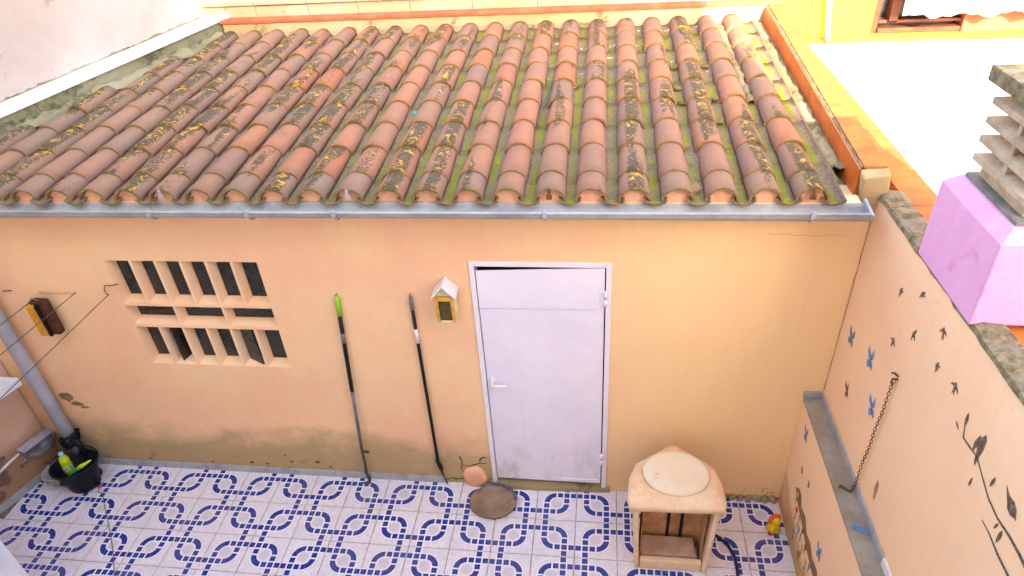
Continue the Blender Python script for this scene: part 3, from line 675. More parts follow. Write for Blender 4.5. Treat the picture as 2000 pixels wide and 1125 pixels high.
# swollen, cracked plaster beside the door
def blob(poly, d, mi=0):
    m = MB(); n = len(poly); c_ = sum((Vector(q) for q in poly), Vector()) / n; rings = []
    for t, dep in ((1.0, 0.0), (0.97, 0.55), (0.86, 0.9), (0.55, 1.0)): rings.append([c_ + (Vector(q) - c_) * t + Vector((0, -d * dep, 0)) for q in poly])
    vs = [v for r_ in rings for v in r_]; fs = [(i * n + j, i * n + (j + 1) % n, (i + 1) * n + (j + 1) % n, (i + 1) * n + j) for i in range(3) for j in range(n)] + [tuple(3 * n + j for j in range(n))]
    m.add(vs, fs, mi, True); return m
def ell(cx_, cz_, rx, rz_, n=14, seed=1, j_=0.12, y=-0.001):
    rr = random.Random(seed); return [(cx_ + rx * math.cos(2 * math.pi * i / n) * rr.uniform(1 - j_, 1 + j_), y, cz_ + rz_ * math.sin(2 * math.pi * i / n) * rr.uniform(1 - j_, 1 + j_)) for i in range(n)]
blob(ell(1.905, 0.085, 0.095, 0.118, 18, 2, 0.06), 0.040).build('plaster_patch', 'patch', shed, SO)
for pts in ([(1.80, .03), (1.815, .10), (1.80, .17), (1.815, .24), (1.80, .30)], [(1.815, .20), (1.87, .195), (1.905, .215), (1.95, .235), (2.0, .235)], [(1.95, .235), (1.958, .28), (1.985, .305), (2.01, .30)], [(1.655, .012), (1.64, .09), (1.615, .17), (1.60, .25)], [(1.66, .02), (1.72, .05), (1.76, .035), (1.80, .05)]):
    MB().tube([(x_, -0.001, z_) for x_, z_ in pts], [0.002] + [RND.uniform(0.002, 0.0055) for _ in pts[1:]], 5).build('crack', 'dark', shed, SO)
for pts in ([(3.78, 2.300), (3.83, 2.292), (3.87, 2.297), (3.93, 2.286), (3.97, 2.290), (4.05, 2.281), (4.12, 2.292), (4.20, 2.288)],):
    MB().tube([(x_, 0.0003, z_) for x_, z_ in pts], 0.0009, 5).build('crack', 'bareplaster', shed, SO)
MB().tube([(4.3085 + 0.002 * math.sin(z_ * 31), -0.0032, z_) for z_ in [1.12 + 0.08 * i for i in range(17)]], 0.0021, 5).build('crack', 'bareplaster', shed, SO)
# pits where paint has come off near the ground
for (x_, z_, rx, rz_, sd_) in [(-1.31, 0.77, 0.055, 0.045, 5), (-1.25, 0.70, 0.05, 0.022, 6), (-1.20, 0.665, 0.04, 0.012, 7)]:
    MB().prism(ell(x_, z_, rx, rz_, 12, sd_, 0.3, -0.0035), (0, 0.0035, 0)).build('bare_patch', 'bareplaster', shed, SO)
for (x_, z_, sz_) in [(0.05, 0.105, .02), (0.18, 0.10, .012), (0.62, 0.15, .022), (0.72, 0.10, .012), (-0.3, 0.09, .012), (0.40, 0.14, .013), (1.05, 0.30, .03), (0.36, .21, .008)]:
    MB().prism(ell(x_, z_, sz_, sz_ * 0.6, 9, int(x_ * 100) + 50, 0.35, -0.003), (0, 0.003, 0)).build('bare_patch', simple('rust_stain', srgb(92, 60, 36), srgb(120, 84, 50), 30, 0.95), shed, SO)
# broken mortar skirting in the right corner
for i in range(9):
    x_ = 3.69 + i * 0.058; s_ = RND.uniform(0.022, 0.03)
    m = MB().lathe([(0.0, s_), (s_ * 0.6, s_ * 0.85), (s_, s_ * 0.3), (s_ * 1.05, -0.01)], 10, sx=1.15, sy=0.9)
    m.build('skirting_lump', 'cement', shed, SO + Vector((x_, -0.012, 0.012)), (RND.uniform(-.2, .2), RND.uniform(-.2, .2), RND.uniform(0, 6)), jit=0.006)
MB().box(3.65, 4.2, -0.008, 0.0, -0.005, 0.018).build('skirting_bed', 'bareplaster', shed, SO)

# ================================================================== YARD WALLS
def oblique(mb, y0, y1, off0, off1, z0, zf, n=10, mi=0):
    """a wall strip along the skew boundary between two offsets to the left of it"""
    for i in range(n):
        ya, yb = y0 + (y1 - y0) * i / n, y0 + (y1 - y0) * (i + 1) / n
        mb.hexa([(LX(ya) - off1, ya, z0), (LX(ya) - off0, ya, z0), (LX(yb) - off0, yb, z0), (LX(yb) - off1, yb, z0),
                 (LX(ya) - off1, ya, zf(ya)), (LX(ya) - off0, ya, zf(ya)), (LX(yb) - off0, yb, zf(yb)), (LX(yb) - off1, yb, zf(yb))], mi)
    return mb
lw = thing('boundary_wall', 'skewed left boundary wall, grey and mossy above the tiles, under white coping', 'wall', (LX(0), 0, 0))
LO = -lw.location
def strip(y0, y1, off0, off1, z0f, z1f, n):
    m = MB()
    ys = [y0 + (y1 - y0) * i / n for i in range(n + 1)]
    for y in ys: m.v += [(LX(y) - off0, y, z0f(y)), (LX(y) - off0, y, z1f(y)), (LX(y) - off1, y, z1f(y)), (LX(y) - off1, y, z0f(y))]
    for i in range(n):
        for j in range(4): m.f.append([i * 4 + j, (i + 1) * 4 + j, (i + 1) * 4 + (j + 1) % 4, i * 4 + (j + 1) % 4]); m.mi.append(0); m.sm.append(False)
    m.f.append([0, 1, 2, 3]); m.mi.append(0); m.sm.append(False); m.f.append([n * 4 + j for j in (3, 2, 1, 0)]); m.mi.append(0); m.sm.append(False)
    return m
strip(YB, -0.012, 0.0, 0.22, lambda y: -0.2, lambda y: LZ(y) - 0.002, 12).build('wall', 'yard_left', lw, LO)
strip(-0.008, 2.98, 0.0, 0.22, lambda y: 2.2, lambda y: LZ(y) - 0.002, 12).build('parapet_face', 'moss_wall', lw, LO)
yy = YB
while yy < 2.95:
    y2 = min(yy + 0.62, 2.97)
    strip(yy, y2 - 0.003, -0.02, 0.20, lambda y: LZ(y), lambda y: LZ(y) + 0.028, 2).build('coping_slab', 'copingwhite', lw, LO, bevel=0.003)
    yy = y2
lump_strip([Vector((LX(y) - 0.206, y, LZ(y) + 0.030)) for y in [YB + 0.05 * i for i in range(133)]], 0.012, 0.022, 12, 4).build('joint', 'moss_wall', lw, LO, recalc=False)
# small white sill on the left wall and the skirting tiles
tag(MB().hexa([(-1.76, -0.62, 0.985), (-1.66, -0.62, 0.985), (-1.50, -0.10, 0.985), (-1.70, -0.10, 0.985), (-1.76, -0.62, 1.06), (-1.66, -0.62, 1.06), (-1.50, -0.10, 1.06), (-1.70, -0.10, 1.06)]).build('sill', 'copingwhite', lw, LO, bevel=0.006), 'white painted ledge on the pink wall')
yy = -0.03
while yy > -1.2:
    y2 = yy - 0.30
    m = MB().hexa([(LX(y2) - 0.0, y2 + 0.003, -0.004), (LX(y2) + 0.017, y2 + 0.003, -0.004), (LX(yy) + 0.017, yy, -0.004), (LX(yy), yy, -0.004),
                   (LX(y2) - 0.0, y2 + 0.003, 0.06), (LX(y2) + 0.013, y2 + 0.003, 0.06), (LX(yy) + 0.013, yy, 0.06), (LX(yy), yy, 0.06)])
    m.build('skirting_tile', 'skirt', lw, LO, bevel=0.002); yy = y2
# bare blotches low on the left wall
def lwp(y, z, d=0.003): return Vector((LX(y) + d, y, z))
for (y, z, s_, sd_) in [(-0.42, 0.24, 0.075, 1), (-0.36, 0.40, 0.04, 2), (-0.27, 0.23, 0.022, 3), (-0.23, 0.235, 0.018, 4), (-0.50, 0.13, 0.05, 6)]:
    rr = random.Random(sd_); pl = []
    for i in range(13):
        an = 2 * math.pi * i / 13; q = rr.uniform(0.7, 1.25); pl.append(lwp(y + s_ * math.cos(an) * q * 0.8, z + s_ * math.sin(an) * q))
    MB().prism(pl, (-0.003, 0, 0)).build('bare_patch', simple('brown_blotch', srgb(104, 76, 64), srgb(140, 104, 84), 30, 0.95), lw, LO)

# neighbour's tall wall
tw = MB()
strip_t = strip(YB - 2, 2.965, 0.205, 3.4, lambda y: -0.2, lambda y: 6.6, 10)
tag(strip_t.build('neighbour_house', 'tallwall'), 'tall blank whitewashed wall of the neighbouring house behind the white coping', 'house')

# right yard wall with the stone ledge and murals
rw = thing('mural_wall', 'peach side wall with painted swallows, butterflies, a branch and a grey stone ledge', 'wall', (4.36, -1.8, 0)); RO = -rw.location
m = MB(); m.box(4.31, 4.425, YB, -0.003, -0.2, 2.535)
m.build('wall', 'yard_right', rw, RO)
MB().box(4.20, 4.309, YB, -0.004, -0.2, 1.035).build('dado', 'yard_right', rw, RO)
yy = -0.012
while yy > YB + 0.1:
    y2 = max(yy - 1.35, YB)
    MB().box(4.192, 4.309, y2 + 0.002, yy, 1.036, 1.056).build('ledge_slab', 'ledge', rw, RO, bevel=0.002); yy = y2
yy = -0.014; k_ = 0
while yy > -1.9:
    y2 = yy - 0.40
    MB().box(4.297, 4.3098, y2 + 0.003, yy, 1.057, 1.112).build('upstand', 'skirt' if k_ < 3 else 'whiteplastic', rw, RO, (0, 0, 0), bevel=0.002); yy = y2; k_ += 1
MB().box(4.188, 4.296, -0.013, -0.003, 1.057, 1.112).build('upstand', 'skirt', rw, RO, bevel=0.002)
# rough concrete crown of the wall
m = MB(); ys = [0.0 + (YB) * i / 60 for i in range(61)]
for y in ys:
    e = lambda s_: 0.011 * noise.noise(Vector((s_ * 1.7, y * 22, 3.1)))
    m.v += [(4.302 + e(1), y - 0.004, 2.536), (4.308 + e(2), y - 0.004, 2.560 + e(3)), (4.345, y - 0.004, 2.566 + e(4) * 1.5), (4.40, y - 0.004, 2.566 + e(5) * 1.5), (4.430 + e(6), y - 0.004, 2.560 + e(7)), (4.432, y - 0.004, 2.536)]
for i in range(60):
    for j in range(5): m.f.append([i * 6 + j, i * 6 + j + 1, (i + 1) * 6 + j + 1, (i + 1) * 6 + j]); m.mi.append(0); m.sm.append(False)
m.build('wall_crown', 'lichen', rw, RO, recalc=False)
# ---- murals: thin coats of paint on the wall plane (x = const)
def paint(name, poly, material, x=4.3085):
    """poly: (y, z) outline on the wall"""
    return MB().prism([(x, y, z) for y, z in poly], (-0.0009, 0, 0)).build(name, material, rw, RO)
def xf(pts, y, z, s_, rot=0.0):
    cr, sr = math.cos(rot), math.sin(rot); return [(y - (px * cr - pz * sr) * s_, z + (px * sr + pz * cr) * s_) for px, pz in pts]   # +px points towards the viewer's right (-y)
SWALLOW = [(0, 0.5), (0.10, 0.42), (0.16, 0.28), (0.42, 0.18), (0.62, -0.12), (0.40, -0.02), (0.16, 0.02), (0.10, -0.22), (0.22, -0.62), (0.02, -0.32), (-0.14, -0.66), (-0.08, -0.2), (-0.14, 0.04), (-0.44, 0.0), (-0.64, -0.14), (-0.42, 0.2), (-0.15, 0.3), (-0.08, 0.44)]
SWIFT = [(0.25, 0.55), (0.3, 0.42), (0.18, 0.2), (0.55, 0.35), (0.40, 0.10), (0.18, -0.02), (0.22, -0.30), (0.05, -0.18), (-0.12, -0.60), (-0.1, -0.12), (-0.2, 0.1), (-0.05, 0.3), (0.1, 0.5)]
DIVER = [(0.32, 0.75), (0.30, 0.35), (0.16, 0.12), (0.42, -0.06), (0.5, -0.3), (0.24, -0.12), (0.06, -0.16), (-0.02, -0.75), (-0.14, -0.1), (-0.10, 0.15), (0.06, 0.42)]
for (y, z, shp, s_, rt) in [(-0.536, 2.286, SWIFT, 0.085, 0.1), (-0.726, 2.406, SWIFT, 0.085, -0.3), (-0.982, 2.386, SWALLOW, 0.085, 0.35), (-0.768, 2.205, DIVER, 0.095, 0), (-0.617, 2.035, SWALLOW, 0.085, -0.1), (-1.026, 2.23, SWIFT, 0.085, 0.3), (-1.191, 2.263, SWALLOW, 0.09, 0.05)]:
    paint('painted_swallow', xf(shp, y, z, s_ * 0.62, rt), 'sootpaint')
WINGS = [[(0.0, 0.0), (0.10, 0.28), (0.30, 0.55), (0.36, 0.25), (0.22, 0.04)], [(0.0, -0.02), (0.24, -0.04), (0.34, -0.26), (0.20, -0.42), (0.06, -0.24)]]
def butterfly(y, z, s_, rt, mt, fold=1.0, x=4.3085):
    m = MB(); s_ *= 0.82
    for sg in (1, -1):
        for wg in WINGS:
            pl = xf([(px * sg * (fold if sg > 0 else 1), pz) for px, pz in wg], y, z, s_, rt); pl = pl if sg > 0 else pl[::-1]
            m.prism([(x, py, pz) for py, pz in pl], (-0.0009, 0, 0))
    m.prism([(x - 0.0012, py, pz) for py, pz in xf([(-0.03, -0.3), (0.03, -0.3), (0.03, 0.25), (-0.03, 0.25)], y, z, s_, rt)], (-0.0006, 0, 0), 1)
    return m.build('painted_butterfly', [mt, 'sootpaint'], rw, RO)
butterfly(-0.171, 1.698, 0.15, 0.1, 'palebluepaint', 0.85); butterfly(-0.461, 1.78, 0.16, 0.3, 'bluepaint', 0.75)
butterfly(-0.634, 1.589, 0.16, 0.4, 'bluepaint', 0.75); butterfly(-0.312, 1.408, 0.12, 0.5, 'sootpaint', 0.4)
butterfly(-0.184, 0.889, 0.14, 0.3, 'bluepaint', 0.75, 4.1985); butterfly(-0.80, 0.52, 0.15, 0.2, 'bluepaint', 0.75, 4.1985)
butterfly(-0.27, 0.64, 0.06, 0.5, 'sootpaint', 0.6, 4.1985); butterfly(-0.42, 0.68, 0.07, 0.1, 'sootpaint', 0.3, 4.1985)
def ribbon(pts, ws):
    """outline of a tapering stroke through (y, z) points"""
    L_, R_ = [], []
    for i, p_ in enumerate(pts):
        a_, b_ = pts[max(i - 1, 0)], pts[min(i + 1, len(pts) - 1)]; d = Vector((b_[0] - a_[0], b_[1] - a_[1])).normalized(); n_ = Vector((-d.y, d.x)) * ws[i] * 0.62
        L_.append((p_[0] + n_.x, p_[1] + n_.y)); R_.append((p_[0] - n_.x, p_[1] - n_.y))
    return L_ + R_[::-1]
BR = [(-1.34, 2.195), (-1.36, 2.15), (-1.41, 2.155), (-1.475, 2.165), (-1.55, 2.13), (-1.62, 2.10), (-1.70, 2.09), (-1.78, 2.10), (-1.86, 2.10), (-1.98, 2.08)]
paint('painted_branch', ribbon(BR, [0.003, 0.007, 0.008, 0.006, 0.006, 0.007, 0.008, 0.010, 0.013, 0.015]), 'sootpaint')
paint('painted_branch', ribbon([(-1.64, 2.00), (-1.70, 2.0), (-1.78, 1.985), (-1.90, 1.98)], [0.003, 0.006, 0.010, 0.012]), 'sootpaint')
LEAF = [(0, 0.5), (0.10, 0.3), (0.13, 0), (0.07, -0.3), (0, -0.5), (-0.07, -0.3), (-0.12, 0), (-0.08, 0.3)]
for (y, z, s_, rt) in [(-1.335, 2.225, 0.10, 0.1), (-1.30, 2.155, 0.055, 1.2), (-1.44, 2.205, 0.13, -0.1), (-1.50, 2.05, 0.07, 0.0), (-1.60, 2.17, 0.085, -0.1), (-1.71, 2.06, 0.06, -0.2), (-1.745, 2.045, 0.10, 0.0)]:
    paint('painted_leaf', xf(LEAF, y, z, s_ * 0.72, rt), 'sootpaint')
BIRD = [(-0.6, 0.15), (-0.25, 0.12), (0.0, 0.26), (0.25, 0.22), (0.42, 0.05), (0.52, 0.0), (0.40, -0.06), (0.30, -0.2), (0.05, -0.24), (-0.2, -0.08)]
paint('painted_bird', xf(BIRD, -1.72, 2.195, 0.11, -0.35), 'sootpaint'); paint('painted_bird', xf([(0, 0.6), (0.1, 0.5), (0.14, 0.2), (0.1, -0.2), (0.06, -0.6), (-0.02, -0.5), (-0.12, 0.0), (-0.1, 0.4)], -1.47, 2.20, 0.13, 0.05), 'sootpaint')
paint('painted_smudge', xf([(-0.1, 0.5), (0.1, 0.45), (0.14, 0.1), (0.08, -0.5), (-0.06, -0.42), (-0.14, 0.0)], -0.93, 1.28, 0.13, 0.1), simple('faded_grey_paint', srgb(196, 156, 120), srgb(150, 116, 92), 60, 0.95))
# flowers on the dado and a flaked patch of bare plaster
GR = random.Random(5)
fl = [(-0.30, 0.42), (-0.35, 0.33), (-0.42, 0.34), (-0.46, 0.27), (-0.52, 0.33), (-0.58, 0.24), (-0.62, 0.30), (-0.68, 0.22), (-0.74, 0.28), (-0.80, 0.2), (-0.86, 0.26), (-0.55, 0.14), (-0.70, 0.12), (-0.4, 0.16)]
for i, (y, z) in enumerate(fl):
    h_ = GR.uniform(0.05, 0.11)
    paint('painted_stalk', ribbon([(y, z - h_), (y + GR.uniform(-.015, .015), z - h_ / 2), (y, z)], [0.006, 0.008, 0.003]), 'greenpaint', 4.1985)
    paint('painted_flower', [(y + 0.02 * math.cos(t) * GR.uniform(.6, 1.2), z + 0.012 + 0.026 * math.sin(t) * GR.uniform(.6, 1.2)) for t in [2 * math.pi * j / 9 for j in range(9)]], ('yellowpaint', 'redpaint', 'yellowpaint', 'bluepaint', 'sootpaint')[i % 5], 4.1982)
pp = [(-0.24, 0.44), (-0.30, 0.50), (-0.36, 0.50), (-0.40, 0.44), (-0.50, 0.46), (-0.58, 0.40), (-0.66, 0.42), (-0.74, 0.38), (-0.84, 0.40), (-0.90, 0.34), (-0.82, 0.30), (-0.70, 0.31), (-0.60, 0.33), (-0.50, 0.36), (-0.42, 0.37), (-0.34, 0.39), (-0.28, 0.40)]
paint('bare_patch', pp, 'bareplaster', 4.1995)

# white wall end near the house (bottom left of the yard)
tag(MB().box(-2.75, -0.79, -1.52, -1.30, -0.2, 2.05).build('side_partition', 'copingwhite', bevel=0.01), 'white painted wall end standing on the yard floor opposite the black bucket', 'wall')

# ================================================================== BACK WALL AND GARDEN BEYOND
bwl = thing('back_wall', 'weathered cream wall with a salmon painted ledge along the top of the tiles', 'wall', (1.8, 2.9, 0)); BO = -bwl.location
MB().box(-0.72, 4.34, 2.845, 2.945, 2.2, 2.872).build('wall', 'cream', bwl, BO)
MB().box(-0.74, 4.34, 2.832, 2.955, 2.873, 2.905).build('ledge', 'redstrip', bwl, BO, bevel=0.006)
xx = -0.98
while xx < 4.3:
    w_ = min(RND.uniform(0.48, 0.62), 4.33 - xx)
    MB().box(xx, xx + w_ - 0.004, 2.958, 3.10, 2.2, 3.0 + RND.uniform(-.003, .003)).build('block', 'blockwhite', bwl, BO, bevel=0.006)
    MB().box(xx, xx + w_ - 0.004, 2.940, 3.13, 3.006, 3.05).build('coping_block', 'blockwhite', bwl, BO, bevel=0.008); xx += w_
def shrub(x, y, h, r_, n, seed):
    rr = random.Random(seed); t = thing('garden_shrub', '', 'shrub', (x, y, 2.2)); m = MB()
    for i in range(n):
        P = Vector((rr.gauss(0, r_ * 0.55), rr.gauss(0, r_ * 0.55), h * rr.uniform(0.35, 1.05))); d = Vector((rr.uniform(-1, 1), rr.uniform(-1, 1), rr.uniform(-.4, 1))).normalized(); s_ = Vector((rr.uniform(-1, 1), rr.uniform(-1, 1), rr.uniform(-1, 1))).cross(d).normalized()
        L_ = rr.uniform(0.07, 0.14); m.add([P, P + d * L_ * 0.5 + s_ * L_ * 0.2, P + d * L_, P + d * L_ * 0.5 - s_ * L_ * 0.2], [(0, 1, 2, 3)])
    m.build('crown', 'leaf', t, recalc=False)
    st = MB()
    for i in range(6):
        st.tube([(0, 0, -2.4), (rr.gauss(0, .05), rr.gauss(0, .05), 0.2), (rr.gauss(0, r_ * 0.4), rr.gauss(0, r_ * 0.4), h * 0.8)], [0.03, 0.02, 0.006], 6)
    st.build('trunk', 'stem', t); return t
shrub(-0.62, 3.55, 0.92, 0.33, 520, 1)['label'] = 'yellow green leafy shrub beyond the pale blocks, close to the tall whitewashed wall'

# ================================================================== RIGHT: TERRACE, PARAPET, CHIMNEY
nb = thing('terrace_house', 'neighbouring flat-roofed house with a white roof terrace edged in orange clay tiles', 'house', (6.5, -0.5, 0)); NO = -nb.location
MB().box(4.44, 10.0, YB + 0.01, 3.0, -0.2, 2.470).build('wall', 'housewall', nb, NO)
MB().box(4.615, 10.0, YB + 0.01, 3.0, 2.4705, 2.500).build('terrace_floor', 'terrace', nb, NO)
yy = YB + 0.01
while yy < 2.98:
    y2 = min(yy + 0.33, 3.0); MB().box(4.445, 4.62, yy, y2 - 0.004, 2.471, 2.522).build('edge_tile', 'orangetop', nb, NO, (0, 0, 0), bevel=0.004); yy = y2
pz = lambda y: 2.675 + 0.070 * y
pp_ = thing('orange_parapet', 'low parapet faced with orange clay tiles beside the tiled roof', 'parapet', (4.26, 1.4, 2.5)); PO = -pp_.location
m = MB(); m.hexa([(4.212, 0.03, 2.3), (4.325, 0.03, 2.3), (4.325, 2.83, 2.3), (4.212, 2.83, 2.3), (4.212, 0.03, pz(0) - 0.004), (4.325, 0.03, pz(0) - 0.004), (4.325, 2.83, pz(2.83) - 0.004), (4.212, 2.83, pz(2.83) - 0.004)])
m.build('core', 'lichen', pp_, PO)
yy = 0.035
while yy < 2.80:
    y2 = min(yy + 0.28, 2.82); e = 0.0025
    MB().hexa([(4.196, yy, 2.50 + 0.061 * yy), (4.211, yy, 2.50 + 0.061 * yy), (4.211, y2 - e, 2.50 + 0.061 * y2), (4.196, y2 - e, 2.50 + 0.061 * y2),
               (4.196, yy, pz(yy) - 0.003), (4.211, yy, pz(yy) - 0.003), (4.211, y2 - e, pz(y2) - 0.003), (4.196, y2 - e, pz(y2) - 0.003)]).build('facing_tile', 'orange', pp_, PO, bevel=0.002)
    j = RND.uniform(-.003, .003)
    MB().hexa([(4.218, yy, pz(yy)), (4.335 + j, yy, pz(yy)), (4.335 + j, y2 - e, pz(y2)), (4.218, y2 - e, pz(y2)),
               (4.218, yy, pz(yy) + 0.014), (4.335 + j, yy, pz(yy) + 0.014), (4.335 + j, y2 - e, pz(y2) + 0.014), (4.218, y2 - e, pz(y2) + 0.014)]).build('top_tile', 'orangetop', pp_, PO, bevel=0.003)
    yy = y2
# crumbly joint between facing and top tiles
lump_strip([Vector((4.212, 0.04 + i * 0.03, pz(0.04 + i * 0.03) + 0.004)) for i in range(93)], 0.010, 0.014, 9, 4).build('joint', 'lichen', pp_, PO, recalc=False)
m = MB().hexa([(4.235, -0.012, 2.40), (4.345, -0.012, 2.40), (4.345, 0.03, 2.40), (4.235, 0.03, 2.40), (4.205, -0.055, 2.655), (4.345, -0.03, 2.675), (4.345, 0.03, 2.685), (4.205, 0.03, 2.680)])
m.build('end_plaster', 'cream', pp_, PO, bevel=0.012, sub=3, jit=0.014)

# yellow house behind the terrace
yh = thing('yellow_house', 'bright yellow rendered house wall behind the white roof terrace', 'house', (7.0, 3.2, 0)); YO = -yh.location
wx0, wx1, wz0 = 5.15, 7.6, 2.555
m = wall_grid(MB(), [4.36, wx0, wx1, 10.0], [-0.2, wz0, 4.2, 5.2], lambda x, z: not (wx0 < x < wx1 and wz0 < z < 4.2), 3.0, 3.25)
m.build('wall', 'yellow', yh, YO)
MB().box(4.63, 10.0, 2.972, 2.998, 2.501, 2.54).build('skirting', 'yellow', yh, YO, bevel=0.004)
wd = MB(); wd.box(wx0 + 0.002, 5.92, 3.16, 3.17, wz0 + 0.002, 4.198); wd_o = wd.build('window', 'glass', yh, YO)
m = MB(); m.box(wx0 + 0.002, wx0 + 0.07, 3.06, 3.155, wz0 + 0.002, 4.198); m.box(5.30, 5.37, 3.04, 3.155, 2.66, 4.198); m.box(wx0 + 0.075, 5.92, 3.04, 3.155, wz0 + 0.002, 2.60); m.box(wx0 + 0.075, 5.295, 3.06, 3.155, 2.64, 2.665); m.box(5.375, 5.92, 3.06, 3.155, 2.64, 2.665)
m.build('window_frame', 'woodframe', wd_o, None, bevel=0.003)
MB().box(5.9, wx1 - 0.002, 3.02, 3.159, wz0 + 0.002, 4.198).build('shutter_panel', 'terracotta', yh, YO)
MB().box(4.62, 4.66, 2.990, 2.999, 2.55, 5.2).build('painted_stripe', 'orange', yh, YO)
# tilt-hung white waste pipe in front of the wall
m = MB().tube([(4.62, 2.93, 4.2), (4.72, 2.93, 3.0), (4.775, 2.93, 2.60)], 0.022, 10); wp = m.build('waste_pipe', 'whiteplastic', yh, YO)
MB().tube([(4.772, 2.93, 2.625), (4.785, 2.93, 2.53)], 0.026, 10).build('pipe_boot', 'pad', wp)
# awning cloth, scalloped lower hem
m = MB(); nx_ = 40
for i in range(nx_ + 1):
    x_ = 5.33 + (7.5 - 5.33) * i / nx_; dz = 0.018 * math.sin(i * 0.9) + 0.012 * math.sin(i * 2.3 + 1); fy = 0.02 * math.sin(i * 1.3)
    for (z_, y_) in ((2.735 + dz, 2.86 + fy), (2.9 + dz * 0.4, 2.88 + fy * 0.6), (3.4, 2.93), (3.7, 2.985)): m.v.append((x_, y_, z_))
for i in range(nx_):
    for j in range(3): m.f.append([i * 4 + j, (i + 1) * 4 + j, (i + 1) * 4 + j + 1, i * 4 + j + 1]); m.mi.append(0); m.sm.append(True)
tag(m.build('awning_cloth', 'cloth', recalc=False), 'cream cloth awning with a wavy hem over the brown window', 'awning')

# chimney
ch = thing('chimney', 'pink painted chimney with stacked concrete louvre cowl on the peach side wall', 'chimney', (4.6, -0.87, 2.55)); CO = -ch.location
x0, x1, y0, y1 = 4.295, 4.90, -1.140, -0.600
m = MB(); m.box(x0, x1, y0, y1, 2.552, 2.925)
m.build('stack', 'pink', ch, CO, bevel=0.008)
m = MB(); i_ = 0.045
m.add([(x0 - 0.001, y0 - 0.001, 2.918), (x1, y0 - 0.001, 2.918), (x1, y1, 2.918), (x0 - 0.001, y1, 2.918), (x0 + i_, y0 + i_, 2.968), (x1 - i_, y0 + i_, 2.968), (x1 - i_, y1 - i_, 2.968), (x0 + i_, y1 - i_, 2.968)], [(0, 1, 5, 4), (1, 2, 6, 5), (2, 3, 7, 6), (3, 0, 4, 7), (4, 5, 6, 7), (0, 3, 2, 1)])
m.build('shoulder', simple('light_pink_paint', srgb(226, 164, 206), srgb(220, 152, 198), 6, 0.8, bump=0.003), ch, CO)
cx0, cx1, cy0, cy1 = 4.352, 4.82, -1.080, -0.660
MB().box(x0 + 0.055, x1 - 0.055, y0 + 0.055, y1 - 0.055, 2.9685, 2.985).build('pad', 'pad', ch, CO, bevel=0.004)
MB().box(cx0 + 0.03, cx1 - 0.03, cy0 + 0.03, cy1 - 0.03, 2.9855, 3.03).build('collar', 'concrete', ch, CO, bevel=0.006)
mx_, my_ = (cx0 + cx1) / 2, (cy0 + cy1) / 2; hx, hy = (cx1 - cx0) / 2, (cy1 - cy0) / 2
for k_ in range(4):
    z_ = 3.045 + 0.078 * k_; m = MB()
    rings = [(1.0, z_), (1.0, z_ + 0.026), (0.52, z_ + 0.066), (0.50, z_ + 0.05), (0.90, z_ + 0.004)]
    vs = [(mx_ + sx * hx * f, my_ + sy * hy * f, zz) for f, zz in rings for sx, sy in ((-1, -1), (1, -1), (1, 1), (-1, 1))]
    fs = [(i * 4 + j, i * 4 + (j + 1) % 4, ((i + 1) % 5) * 4 + (j + 1) % 4, ((i + 1) % 5) * 4 + j) for i in range(5) for j in range(4)]
    m.add(vs, fs); lv = m.build('louvre', 'concrete', ch, CO, bevel=0.003)
    for sx, sy in ((-1, 0), (1, 0), (0, -1), (0, 1)):
        f = MB()
        if sx: f.prism([(mx_ + sx * hx * 0.93, my_ - 0.012, z_ + 0.030), (mx_ + sx * hx * 0.48, my_ - 0.012, z_ + 0.066), (mx_ + sx * hx * 0.48, my_ - 0.012, z_ + 0.088), (mx_ + sx * hx * 0.93, my_ - 0.012, z_ + 0.082)], (0, 0.024, 0))
        else: f.prism([(mx_ - 0.012, my_ + sy * hy * 0.93, z_ + 0.030), (mx_ - 0.012, my_ + sy * hy * 0.48, z_ + 0.066), (mx_ - 0.012, my_ + sy * hy * 0.48, z_ + 0.088), (mx_ - 0.012, my_ + sy * hy * 0.93, z_ + 0.082)], (0.024, 0, 0))
        f.build('fin', 'concrete', lv)
MB().box(mx_ - hx * 0.5, mx_ + hx * 0.5, my_ - hy * 0.5, my_ + hy * 0.5, 3.03, 3.36).build('core', 'pad', ch, CO)
MB().box(cx0 - 0.03, cx1 + 0.03, cy0 - 0.03, cy1 + 0.03, 3.362, 3.422).build('cap_slab', 'lichen', ch, CO, bevel=0.006)

# ================================================================== HOUSE BEHIND (the photographer's side; shades the yard)
hs = thing('rear_house', 'pale two-storey house closing the yard opposite the shed', 'house', (0.3, -6.0, 0)); HO = -hs.location
HXR = 5.02
m = wall_grid(MB(), [-4.2, -1.4, -0.3, 1.7, 3.9, HXR], [-0.2, 0.02, 2.1, 3.3, 5.5, 7.3], lambda x, z: not (-1.4 < x < -0.3 and z < 2.1 and z > 0.02) and not (1.7 < x < 3.9 and 3.3 < z < 5.5), -9.0, YB)
m.build('wall', 'housewall', hs, HO)
MB().box(HXR + 0.003, 10.0, -8.0, YB, -0.2, 4.30).build('shade_wing', 'housewall', hs, HO)  # unseen block, added to keep sun and bright sky off the chimney front
MB().box(-4.3, HXR, -9.1, YB - 0.005, 7.302, 7.4).build('roof', 'orangetop', hs, HO)
MB().box(-1.39, -0.31, YB - 0.12, YB - 0.08, 0.03, 2.09).build('door', 'woodframe', hs, HO)
MB().box(1.71, 3.89, YB - 0.14, YB - 0.13, 3.31, 5.49).build('window', 'glass', hs, HO)

